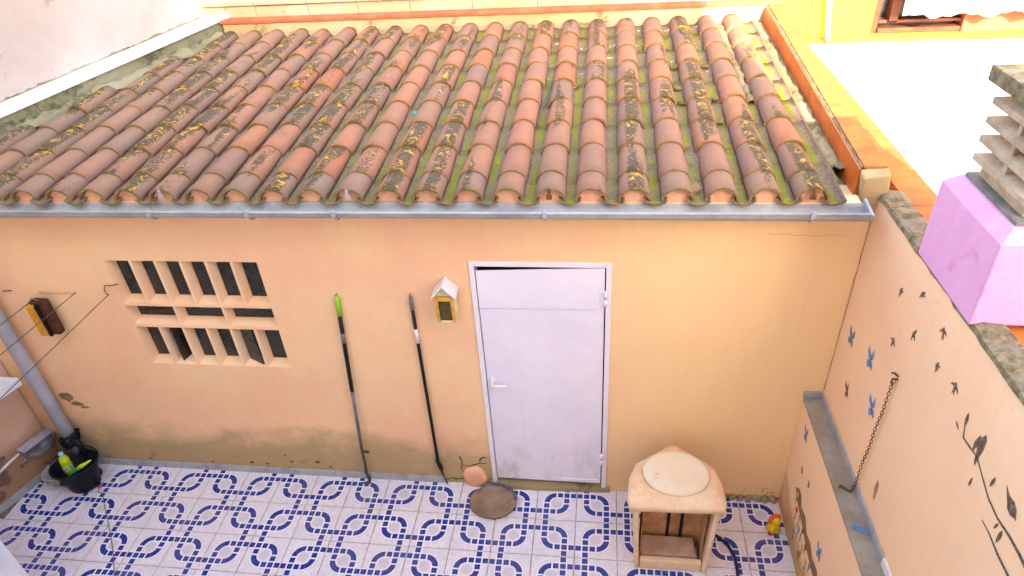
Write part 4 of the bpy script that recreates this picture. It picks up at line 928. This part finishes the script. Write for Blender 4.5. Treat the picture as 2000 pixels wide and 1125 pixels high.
# ================================================================== OBJECTS
# ---- two hanging poles
def pole(name, label, top, segs, foot, nail=True):
    t = thing(name, label, 'broom pole', (foot[-1][0], foot[-1][1], 0)); o_ = -t.location
    for (nm, pts, r_, mt) in segs:
        MB().tube(pts, r_, 10).build(nm, mt, t, o_)
    return t
def lerp(A_, B_, t): return tuple(A_[i] + (B_[i] - A_[i]) * t for i in range(3))
A1, B1 = (1.147, -0.022, 1.815), (1.045, -0.045, 0.36)
pole('broom_pole', 'black broom pole with a lime green grip and grey lower half against the peach wall', A1, [
    ('grip', [A1, lerp(A1, B1, 0.015), lerp(A1, B1, 0.105)], [0.011, 0.016, 0.016], 'lime'),
    ('shaft', [lerp(A1, B1, 0.105), lerp(A1, B1, 0.57)], 0.0145, 'black'),
    ('sticker', [lerp(A1, B1, 0.205), lerp(A1, B1, 0.262)], 0.0152, 'greyplastic'),
    ('lower_shaft', [lerp(A1, B1, 0.57), lerp(A1, B1, 0.93)], 0.0125, 'greyplastic'),
    ('neck', [lerp(A1, B1, 0.93), B1, (1.045, -0.05, 0.22), (1.035, -0.05, 0.12), (1.050, -0.055, 0.04), (1.045, -0.06, 0.008)], [0.012, 0.011, 0.011, 0.013, 0.014, 0.010], 'wire'),
    ('foot', [(1.05, -0.06, 0.010), (1.01, -0.065, 0.008), (0.98, -0.07, 0.006)], [0.012, 0.009, 0.004], 'wire')], [(1.045, -0.06, 0)])
A2, B2 = (1.642, -0.02, 1.825), (1.632, -0.03, 0.34)
pole('mop_pole', 'black mop pole with a grey tip and white sticker between the broom and the door', A2, [
    ('grip', [A2, lerp(A2, B2, 0.015), lerp(A2, B2, 0.07)], [0.009, 0.014, 0.014], 'greyplastic'),
    ('shaft', [lerp(A2, B2, 0.07), lerp(A2, B2, 0.95)], 0.0115, 'black'),
    ('sticker', [lerp(A2, B2, 0.175), lerp(A2, B2, 0.255)], 0.0125, 'whiteplastic'),
    ('neck', [lerp(A2, B2, 0.95), B2, (1.63, -0.03, 0.26), (1.645, -0.03, 0.20), (1.65, -0.032, 0.175)], [0.0115, 0.013, 0.015, 0.018, 0.014], 'black'),
    ('tail', [(1.65, -0.032, 0.18), (1.66, -0.03, 0.10), (1.675, -0.03, 0.01)], [0.005, 0.004, 0.006], 'black')], [(1.635, -0.03, 0)])
for P in ((1.147, -0.005, 1.828), (1.642, -0.005, 1.838)):
    MB().tube([P, (P[0], P[1] - 0.03, P[2] + 0.004)], 0.0035, 6).build('nail', 'rust', shed, SO)

# ---- small wooden insect house
t = thing('insect_house', 'small yellow wooden hutch with white gabled roof hung beside the metal door', 'hutch', (1.885, -0.03, 1.69)); 
m = MB(); hw, dp_, hh = 0.058, 0.075, 0.20
m.box(-hw, -hw + 0.012, -dp_, 0.02, 0, hh); m.box(hw - 0.012, hw, -dp_, 0.02, 0, hh); m.box(-hw + 0.012, hw - 0.012, -dp_, 0.02, 0.0, 0.012); m.box(-hw + 0.012, hw - 0.012, 0.008, 0.02, 0.012, hh)
m.prism([(-hw, -dp_ + 0.004, hh), (hw, -dp_ + 0.004, hh), (0, -dp_ + 0.004, hh + 0.065)], (0, 0.012, 0))
m.build('body', 'palewood', t, bevel=0.002)
f = MB(); f.box(-hw - 0.001, -hw + 0.018, -dp_ - 0.008, -dp_ - 0.0005, 0.004, hh); f.box(hw - 0.018, hw + 0.001, -dp_ - 0.008, -dp_ - 0.0005, 0.004, hh); f.box(-hw + 0.018, hw - 0.018, -dp_ - 0.008, -dp_ - 0.0005, hh - 0.03, hh)
f.build('front_frame', 'wood', t, bevel=0.001)
MB().box(-hw + 0.0125, hw - 0.0125, -dp_ + 0.004, -dp_ + 0.008, 0.0125, hh - 0.005).build('mesh_screen', simple('brown_mesh', srgb(96, 78, 46), srgb(70, 56, 34), 60, 0.8), t)
for sg in (-1, 1):
    m = MB(); e = 0.020
    m.prism([(0, -dp_ - 0.022, hh + 0.078), (sg * (hw + e), -dp_ - 0.022, hh - 0.008), (sg * (hw + e), -dp_ - 0.022, hh + 0.006), (0, -dp_ - 0.022, hh + 0.093)], (0, 0.122, 0)); m.build('roof_board', 'whiteplastic', t, bevel=0.002)
for z_ in (0.06, 0.12): MB().box(hw + 0.0005, hw + 0.006, -dp_ + 0.002, 0.018, z_, z_ + 0.045).build('side_slat', 'palewood', t)

# ---- washing lines and hooks
def cable(name, pts, r_, mt, label, cat, group=None): return tag(MB().tube(pts, r_, 6).build(name, mt), label, cat, group)
def sagline(P, Q, sag, n=24):
    P, Q = Vector(P), Vector(Q); return [P.lerp(Q, i / n) + Vector((0, 0, -sag * 4 * (i / n) * (1 - i / n))) for i in range(n + 1)]
ra = lambda px, py, y: None
cable('washing_line', sagline((-0.748, -0.004, 1.793), (-0.98, YB + 0.004, 1.86), 0.02), 0.0028, 'wire', 'thin green washing line running past the hanging peg bag', 'washing line')
cable('washing_line', sagline((-0.498, -0.012, 1.786), (-0.55, YB + 0.004, 1.82), 0.02), 0.0028, 'wire', 'thin green washing line tied to the hook beside the window', 'washing line')
cable('washing_line', sagline((-1.045, -0.03, 1.765), (-1.36, YB + 0.004, 1.80), 0.02), 0.0028, 'wire', 'thin washing line from which the brown and mustard peg bag hangs', 'washing line')
MB().tube([(-0.40, 0.004, 1.865), (-0.43, -0.02, 1.872), (-0.485, -0.022, 1.868), (-0.503, -0.02, 1.83), (-0.505, -0.014, 1.792), (-0.49, -0.012, 1.786)], 0.0035, 6).build('line_hook', 'wire', shed, SO)
MB().tube([(-1.02, -0.012, 1.795), (-0.90, -0.012, 1.792), (-0.748, -0.004, 1.793)], 0.005, 6).build('line_rail', 'rope', shed, SO)
MB().tube([(-1.30, -0.012, 1.80), (-1.24, -0.004, 1.80)], 0.004, 6).build('line_hook', 'wire', shed, SO)
# peg bag
t = thing('peg_bag', 'brown and mustard canvas peg bag hanging under the washing line by the wall', 'bag', (-1.02, -0.07, 1.47))
def padded(sx, sy, sz, mt, name, off):
    m = MB().box(-sx, sx, -sy, sy, -sz, sz); return m.build(name, mt, t, off, (0, 0, 0), bevel=min(sx, sy) * 0.6, seg=3)
padded(0.060, 0.030, 0.145, 'brown', 'body', (0.012, 0.012, 0.15)); padded(0.030, 0.016, 0.128, 'mustard', 'front_pocket', (-0.030, -0.030, 0.145)); padded(0.009, 0.020, 0.135, 'black', 'gusset', (0.012, -0.022, 0.145)); padded(0.014, 0.012, 0.11, 'mustard', 'trim', (-0.058, -0.008, 0.13))
MB().tube([(0.02, 0.01, 0.29), (-0.02, 0.0, 0.315), (-0.06, -0.02, 0.27)], 0.005, 6).build('handle', 'greyplastic', t)

# ---- wall water bowl on the left wall
t = thing('water_bowl', 'steel half-round animal drinking bowl fixed to the pink wall above the bucket', 'bowl', (-1.715, -0.110, 0.335), math.atan(0.33) * -1 + rad(0))
m = MB(); R_ = 0.14
m.lathe([(0.02, -0.085), (0.075, -0.080), (0.108, -0.055), (R_ - 0.006, -0.01), (R_, 0.035), (R_ + 0.004, 0.038), (R_ - 0.006, 0.032), (R_ - 0.014, -0.008), (0.10, -0.05), (0.07, -0.072), (0.0, -0.076)], 20, a0=-math.pi / 2, a1=math.pi / 2)
m.build('basin', 'steel', t, recalc=False)
MB().box(0.0, 0.006, -R_, R_, -0.085, 0.07).build('back_plate', 'steel', t, bevel=0.003)
MB().hexa([(0.006, -R_, 0.030), (0.058, -R_ * 0.88, 0.026), (0.058, R_ * 0.88, 0.026), (0.006, R_, 0.030), (0.006, -R_, 0.066), (0.058, -R_ * 0.88, 0.036), (0.058, R_ * 0.88, 0.036), (0.006, R_, 0.066)]).build('float_cover', 'steel', t, bevel=0.006)
MB().tube([(0.02, -R_ - 0.005, 0.03), (0.02, -R_ - 0.09, 0.02), (0.004, -R_ - 0.22, -0.02)], 0.010, 8).build('feed_pipe', 'whiteplastic', t)

# ---- bucket, bottle, brush, basin
t = thing('bucket', 'black plastic bucket standing in the corner under the steel bowl', 'bucket', (-1.325, -0.235, 0.0), rad(20))
m = MB(); m.lathe([(0.0, 0.004), (0.100, 0.004), (0.106, 0.012), (0.150, 0.235), (0.165, 0.240), (0.168, 0.262), (0.160, 0.266), (0.147, 0.250), (0.100, 0.02), (0.0, 0.018)], 28, sx=1.08, sy=0.92)
m.build('body', 'black', t, recalc=False)
m = MB(); m.tube([(0.175 * math.cos(t_) * 1.06, 0.155 * math.sin(t_), 0.262 + 0.03 * math.sin(t_)) for t_ in [rad(10) + rad(160) * j / 12 for j in range(13)]], 0.006, 6); m.build('handle', 'black', t)
MB().lathe([(0.0, 0.185), (0.06, 0.178), (0.11, 0.165), (0.134, 0.15)], 18, sx=1.06, sy=0.9).build('liner', 'black', t, recalc=False, jit=0.01)
MB().hexa([(-0.05, -0.185, 0.215), (0.05, -0.185, 0.215), (0.06, -0.14, 0.235), (-0.06, -0.14, 0.235), (-0.05, -0.20, 0.25), (0.05, -0.20, 0.25), (0.06, -0.14, 0.266), (-0.06, -0.14, 0.266)]).build('spout', 'black', t, bevel=0.006)
bt = thing('bleach_bottle', 'yellow green cleaner bottle with pale cap standing in the black bucket', 'bottle', (-1.375, -0.255, 0.170)); bt.rotation_euler = (rad(6), rad(9), rad(10))
MB().lathe([(0.0, 0.0), (0.030, 0.0), (0.036, 0.008), (0.037, 0.125), (0.033, 0.140), (0.036, 0.152), (0.036, 0.175), (0.030, 0.200), (0.017, 0.225), (0.014, 0.235)], 18).build('body', 'neon', bt)
MB().lathe([(0.0376, 0.04), (0.0378, 0.115)], 18).build('label_sleeve', 'label', bt, recalc=False)
MB().lathe([(0.017, 0.232), (0.018, 0.236), (0.017, 0.262), (0.0, 0.264)], 14).build('cap', 'cyan', bt)
br = thing('scrub_brush', 'green and yellow hand brush lying across the inside of the black bucket', 'brush', (-1.30, -0.25, 0.20)); br.rotation_euler = (0, rad(-12), rad(38))
MB().tube([(-0.09, 0, -0.012), (-0.05, 0, 0.004), (-0.01, 0, 0.012), (0.01, 0, 0.014)], [0.004, 0.013, 0.018, 0.018], 10).build('head', 'green', br)
MB().tube([(0.01, 0, 0.014), (0.04, 0, 0.018), (0.07, 0, 0.018), (0.105, 0, 0.022), (0.12, 0, 0.022)], [0.018, 0.020, 0.014, 0.010, 0.005], 10).build('handle', 'neon', br)
t = thing('washing_up_bowl', 'pale grey plastic bowl behind the black bucket against the skirting', 'bowl', (-1.565, -0.185, 0.0))
MB().lathe([(0.0, 0.004), (0.08, 0.004), (0.088, 0.012), (0.112, 0.115), (0.122, 0.118), (0.122, 0.124), (0.108, 0.122), (0.084, 0.016), (0.0, 0.010)], 24, sx=0.92, sy=1.1).build('body', 'basin', t, recalc=False)
MB().lathe([(0.119, 0.117), (0.126, 0.119), (0.127, 0.124), (0.119, 0.127), (0.114, 0.123)], 24, sx=0.92, sy=1.1).build('rim', 'basin', t, recalc=False)
# thin cord with a magenta end
t = thing('cord', 'thin grey cord with a magenta plug trailing across the blue patterned tiles', 'cord', (-1.13, -0.27, 0.002)); o_ = -t.location
MB().tube([(-1.19, -0.265, 0.008), (-1.175, -0.30, 0.004), (-1.13, -0.315, 0.004), (-1.06, -0.40, 0.004), (-0.93, -0.55, 0.004), (-0.82, -0.68, 0.004), (-0.74, -0.78, 0.004), (-0.60, -0.97, 0.004), (-0.5, -1.12, 0.004)], 0.0032, 6).build('wire', 'grout', t, o_)
MB().lathe([(0.0, 0.0), (0.014, 0.004), (0.017, 0.014), (0.012, 0.026), (0.0, 0.030)], 12).build('plug', 'magenta', t, Vector((-1.19, -0.255, 0.0)) + o_)

# ---- clay dish by the step
t = thing('clay_dish', 'brown clay dish with chipped rim lying before the door step', 'dish', (2.065, -0.195, 0.0))
rr = random.Random(4); m = MB(); n = 44; prof = [(0.0, 0.030), (0.70, 0.034), (0.88, 0.044), (1.0, 0.050), (1.0, 0.036), (0.92, 0.004), (0.0, 0.003)]
ed = [1.0 + (0.045 * abs(math.sin(j * 1.35)) + rr.uniform(-.02, .02) if math.sin(2 * math.pi * j / n) < 0.2 else 0) for j in range(n)]
for (f_, z_) in prof:
    for j in range(n):
        an = 2 * math.pi * j / n; k_ = ed[j] if f_ > 0.85 else 1.0; m.v.append((0.175 * f_ * k_ * math.cos(an), 0.145 * f_ * k_ * math.sin(an), z_))
for i in range(len(prof) - 1):
    for j in range(n): m.f.append([i * n + j, i * n + (j + 1) % n, (i + 1) * n + (j + 1) % n, (i + 1) * n + j]); m.mi.append(0); m.sm.append(True)
m.build('dish', 'clay', t, recalc=False)
m = MB(); m.tube([(0.178 * math.cos(rad(5 + 115 * j / 12)), 0.15 * math.sin(rad(5 + 115 * j / 12)) + 0.004, 0.048) for j in range(13)], [0.008] + [0.013] * 11 + [0.006], 8); m.build('rim_band', simple('slate_glaze', srgb(70, 62, 80), srgb(120, 110, 120), 30, 0.4), t)

# ---- cream pet house
t = thing('pet_house', 'cream plastic pet house with open front and round disc on its lid', 'pet house', (3.36, -0.42, 0.0))
o_ = -t.location
X0, X1, Yf, Yk = 3.095, 3.615, -0.655, -0.40
m = MB(); m.hexa([(X0 + 0.02, Yf, 0), (X0 + 0.052, Yf, 0), (X0 + 0.052, Yk, 0), (X0 + 0.02, Yk, 0), (X0 - 0.01, Yf, 0.645), (X0 + 0.026, Yf, 0.645), (X0 + 0.026, Yk, 0.645), (X0 - 0.01, Yk, 0.645)]).build('side_wall', 'beige', t, o_, bevel=0.016, seg=3)
m = MB(); m.hexa([(X1 - 0.052, Yf, 0), (X1 - 0.015, Yf, 0), (X1 - 0.015, Yk, 0), (X1 - 0.052, Yk, 0), (X1 - 0.026, Yf, 0.645), (X1 + 0.01, Yf, 0.645), (X1 + 0.01, Yk, 0.645), (X1 - 0.026, Yk, 0.645)])
m.build('side_wall', 'beige', t, o_, bevel=0.016, seg=3)
MB().box(X0 + 0.054, X1 - 0.054, Yf + 0.005, Yf + 0.045, 0.0, 0.10).build('sill', 'beige', t, o_, bevel=0.012, seg=3)
MB().box(X0 + 0.060, X1 - 0.060, -0.455, -0.43, 0.0, 0.642).build('back_wall', 'inner', t, o_)
for x_ in (3.33, 3.42): MB().box(x_, x_ + 0.022, -0.459, -0.4552, 0.10, 0.64).build('slot', 'dark', t, o_)
for (xa, sg) in ((X0 + 0.055, 1), (X1 - 0.055, -1)): MB().box(min(xa, xa + 0.004 * sg), max(xa, xa + 0.004 * sg), Yf + 0.05, -0.46, 0.012, 0.60).build('lining', 'inner', t, o_)
MB().hexa([(X0 + 0.062, Yf + 0.05, 0.02), (X1 - 0.08, Yf + 0.05, 0.02), (X1 - 0.10, -0.48, 0.02), (X0 + 0.062, -0.48, 0.02), (X0 + 0.062, Yf + 0.05, 0.11), (X1 - 0.08, Yf + 0.05, 0.11), (X1 - 0.10, -0.48, 0.15), (X0 + 0.062, -0.48, 0.15)]).build('cushion', simple('rosy_brown_mat', srgb(188, 148, 122), srgb(164, 122, 96), 8, 0.85, bump=0.003), t, o_, bevel=0.015)
out = [(3.060, -0.665), (3.645, -0.650), (3.668, -0.60), (3.662, -0.46), (3.625, -0.31), (3.56, -0.255), (3.385, -0.125), (3.35, -0.125), (3.165, -0.265), (3.105, -0.31), (3.058, -0.44), (3.045, -0.60)]
c_ = Vector((3.36, -0.42)); m = MB(); n = len(out)
for (f_, z_) in ((0.985, 0.632), (1.0, 0.640), (1.0, 0.668), (0.965, 0.682), (0.72, 0.712), (0.68, 0.708)):
    for (x_, y_) in out: m.v.append((c_.x + (x_ - c_.x) * f_, c_.y + (y_ - c_.y) * f_, z_))
for i in range(5):
    for j in range(n): m.f.append([i * n + j, i * n + (j + 1) % n, (i + 1) * n + (j + 1) % n, (i + 1) * n + j]); m.mi.append(0); m.sm.append(True)
m.f.append([5 * n + j for j in range(n)]); m.mi.append(0); m.sm.append(False); m.f.append([j for j in range(n)][::-1]); m.mi.append(0); m.sm.append(False)
m.build('lid', 'beige', t, o_, recalc=False)
d = thing('clay_disc', 'chalky cream disc lying on the lid of the pet house', 'disc', (3.362, -0.420, 0.716)); d.rotation_euler = (rad(6), rad(1), 0)
MB().lathe([(0.0, 0.030), (0.17, 0.030), (0.19, 0.027), (0.198, 0.017), (0.195, 0.006), (0.18, 0.001), (0.0, 0.0)], 36, sx=1.08, sy=0.86).build('slab', 'lid', d, recalc=False, jit=0.003)
MB().lathe([(0.0, -0.016), (0.06, -0.016), (0.062, 0.001), (0.0, 0.001)], 16).build('foot', 'lid', d, recalc=False)

tag(MB().tube([(3.66, -0.335, 0.012), (3.72, -0.37, 0.012), (3.775, -0.43, 0.012), (3.806, -0.52, 0.012), (3.810, -0.62, 0.012), (3.80, -0.75, 0.012), (3.76, -0.92, 0.012)], 0.011, 10).build('hose', simple('navy_rubber', srgb(28, 40, 82), srgb(22, 32, 66), rough=0.5)), 'dark navy hose curving over the tiles beside the pet house', 'hose')

# ---- toy lion
t = thing('toy_lion', 'yellow toy lion with an orange mane on the tiles by the mural wall', 'toy', (4.105, -0.27, 0.0), rad(20))
MB().lathe([(0.0, 0.005), (0.040, 0.004), (0.046, 0.02), (0.038, 0.055), (0.030, 0.085), (0.0, 0.095)], 18).build('body', 'toyyellow', t)
m = MB()
for j in range(12):
    an = 2 * math.pi * j / 12; m.tube([(0.0, -0.005, 0.118), (0.038 * math.cos(an), 0.002, 0.118 + 0.038 * math.sin(an)), (0.050 * math.cos(an), 0.004, 0.118 + 0.050 * math.sin(an))], [0.016, 0.015, 0.006], 8)
m.build('mane', 'toyorange', t)
m = MB(); m.lathe([(0.0, 0.034), (0.018, 0.029), (0.030, 0.014), (0.033, 0.0), (0.030, -0.012), (0.0, -0.03)], 16); m.build('head', 'toyyellow', t, (0, -0.018, 0.118), (rad(90), 0, 0))
for sx, mt in ((-1, 'toyred'), (1, 'lime')): MB().lathe([(0.0, 0.022), (0.012, 0.019), (0.018, 0.008), (0.017, 0.0), (0.0, 0.0)], 12).build('paw', mt, t, (sx * 0.034, -0.028, 0.0))

# ---- chain on the right wall
t = thing('chain', 'rusty iron chain hanging from a hook on the mural wall to the ledge', 'chain', (4.292, -0.765, 1.06)); o_ = -t.location
P, Q = Vector((4.293, -0.772, 1.91)), Vector((4.286, -0.760, 1.085)); nl = 39
lk = MB(); lk.tube([(0.0068 * math.cos(a_), 0, 0.0135 * math.sin(a_)) for a_ in [2 * math.pi * j / 12 for j in range(13)]], 0.0020, 6, cap=False); LK = lk.mesh('link', [MAT['rust']])
for i in range(nl):
    link('link', LK, t, P.lerp(Q, i / (nl - 1)) + o_ + Vector((0, 0.004 * math.sin(i * 0.5), 0)), (0, 0, rad(50 if i % 2 else -40)))
MB().tube([(4.312, -0.772, 1.925), (4.285, -0.772, 1.928), (4.282, -0.775, 1.905), (4.292, -0.778, 1.895)], 0.006, 6).build('hook', 'rust', t, o_)
MB().tube([(4.31, -0.770, 1.94), (4.29, -0.76, 1.955), (4.288, -0.742, 1.94)], 0.005, 6).build('hook', 'rust', t, o_)
MB().tube([(4.286, -0.760, 1.085), (4.275, -0.77, 1.066), (4.255, -0.755, 1.063), (4.235, -0.73, 1.064), (4.222, -0.74, 1.067)], 0.007, 6).build('hook', 'rust', t, o_)
# faded blue toy scissors-like peg on the ledge
t = thing('clothes_peg', 'small blue clothes peg lying on the grey stone ledge', 'peg', (4.262, -1.02, 1.0575), rad(-30))
for sg in (-1, 1): MB().hexa([(-0.045, sg * 0.003, 0), (0.045, sg * 0.003, 0), (0.045, sg * 0.009, 0), (-0.045, sg * 0.016, 0), (-0.045, sg * 0.003, 0.012), (0.045, sg * 0.003, 0.012), (0.045, sg * 0.009, 0.012), (-0.045, sg * 0.016, 0.012)]).build('jaw', 'bluepaint', t)
MB().tube([(0.0, -0.012, 0.006), (0.0, 0.012, 0.006)], 0.006, 8).build('spring', 'steel', t)
# bits lying on the roof
tag(MB().lathe([(0.0, 0.02), (0.018, 0.02), (0.021, 0.014), (0.021, 0.0), (0.0, 0.0)], 14).build('bottle_cap', 'teal', None, rp(COLS[11] + 0.115, 1.19, 0.004), (TH, 0.2, 0)), 'teal bottle cap lying in a valley between the roof tiles', 'bottle cap')
tag(MB().tube([tuple(rp(2.46 + dx_, s_, 0.055)) for dx_, s_ in ((0.03, 1.75), (0.012, 1.6), (0.0, 1.4), (-0.012, 1.22), (-0.03, 1.05), (-0.035, 0.92), (-0.02, 0.84))], 0.006, 6).build('loose_cable', 'wire'), 'dark loose cable lying down a valley of the tiled roof', 'cable')
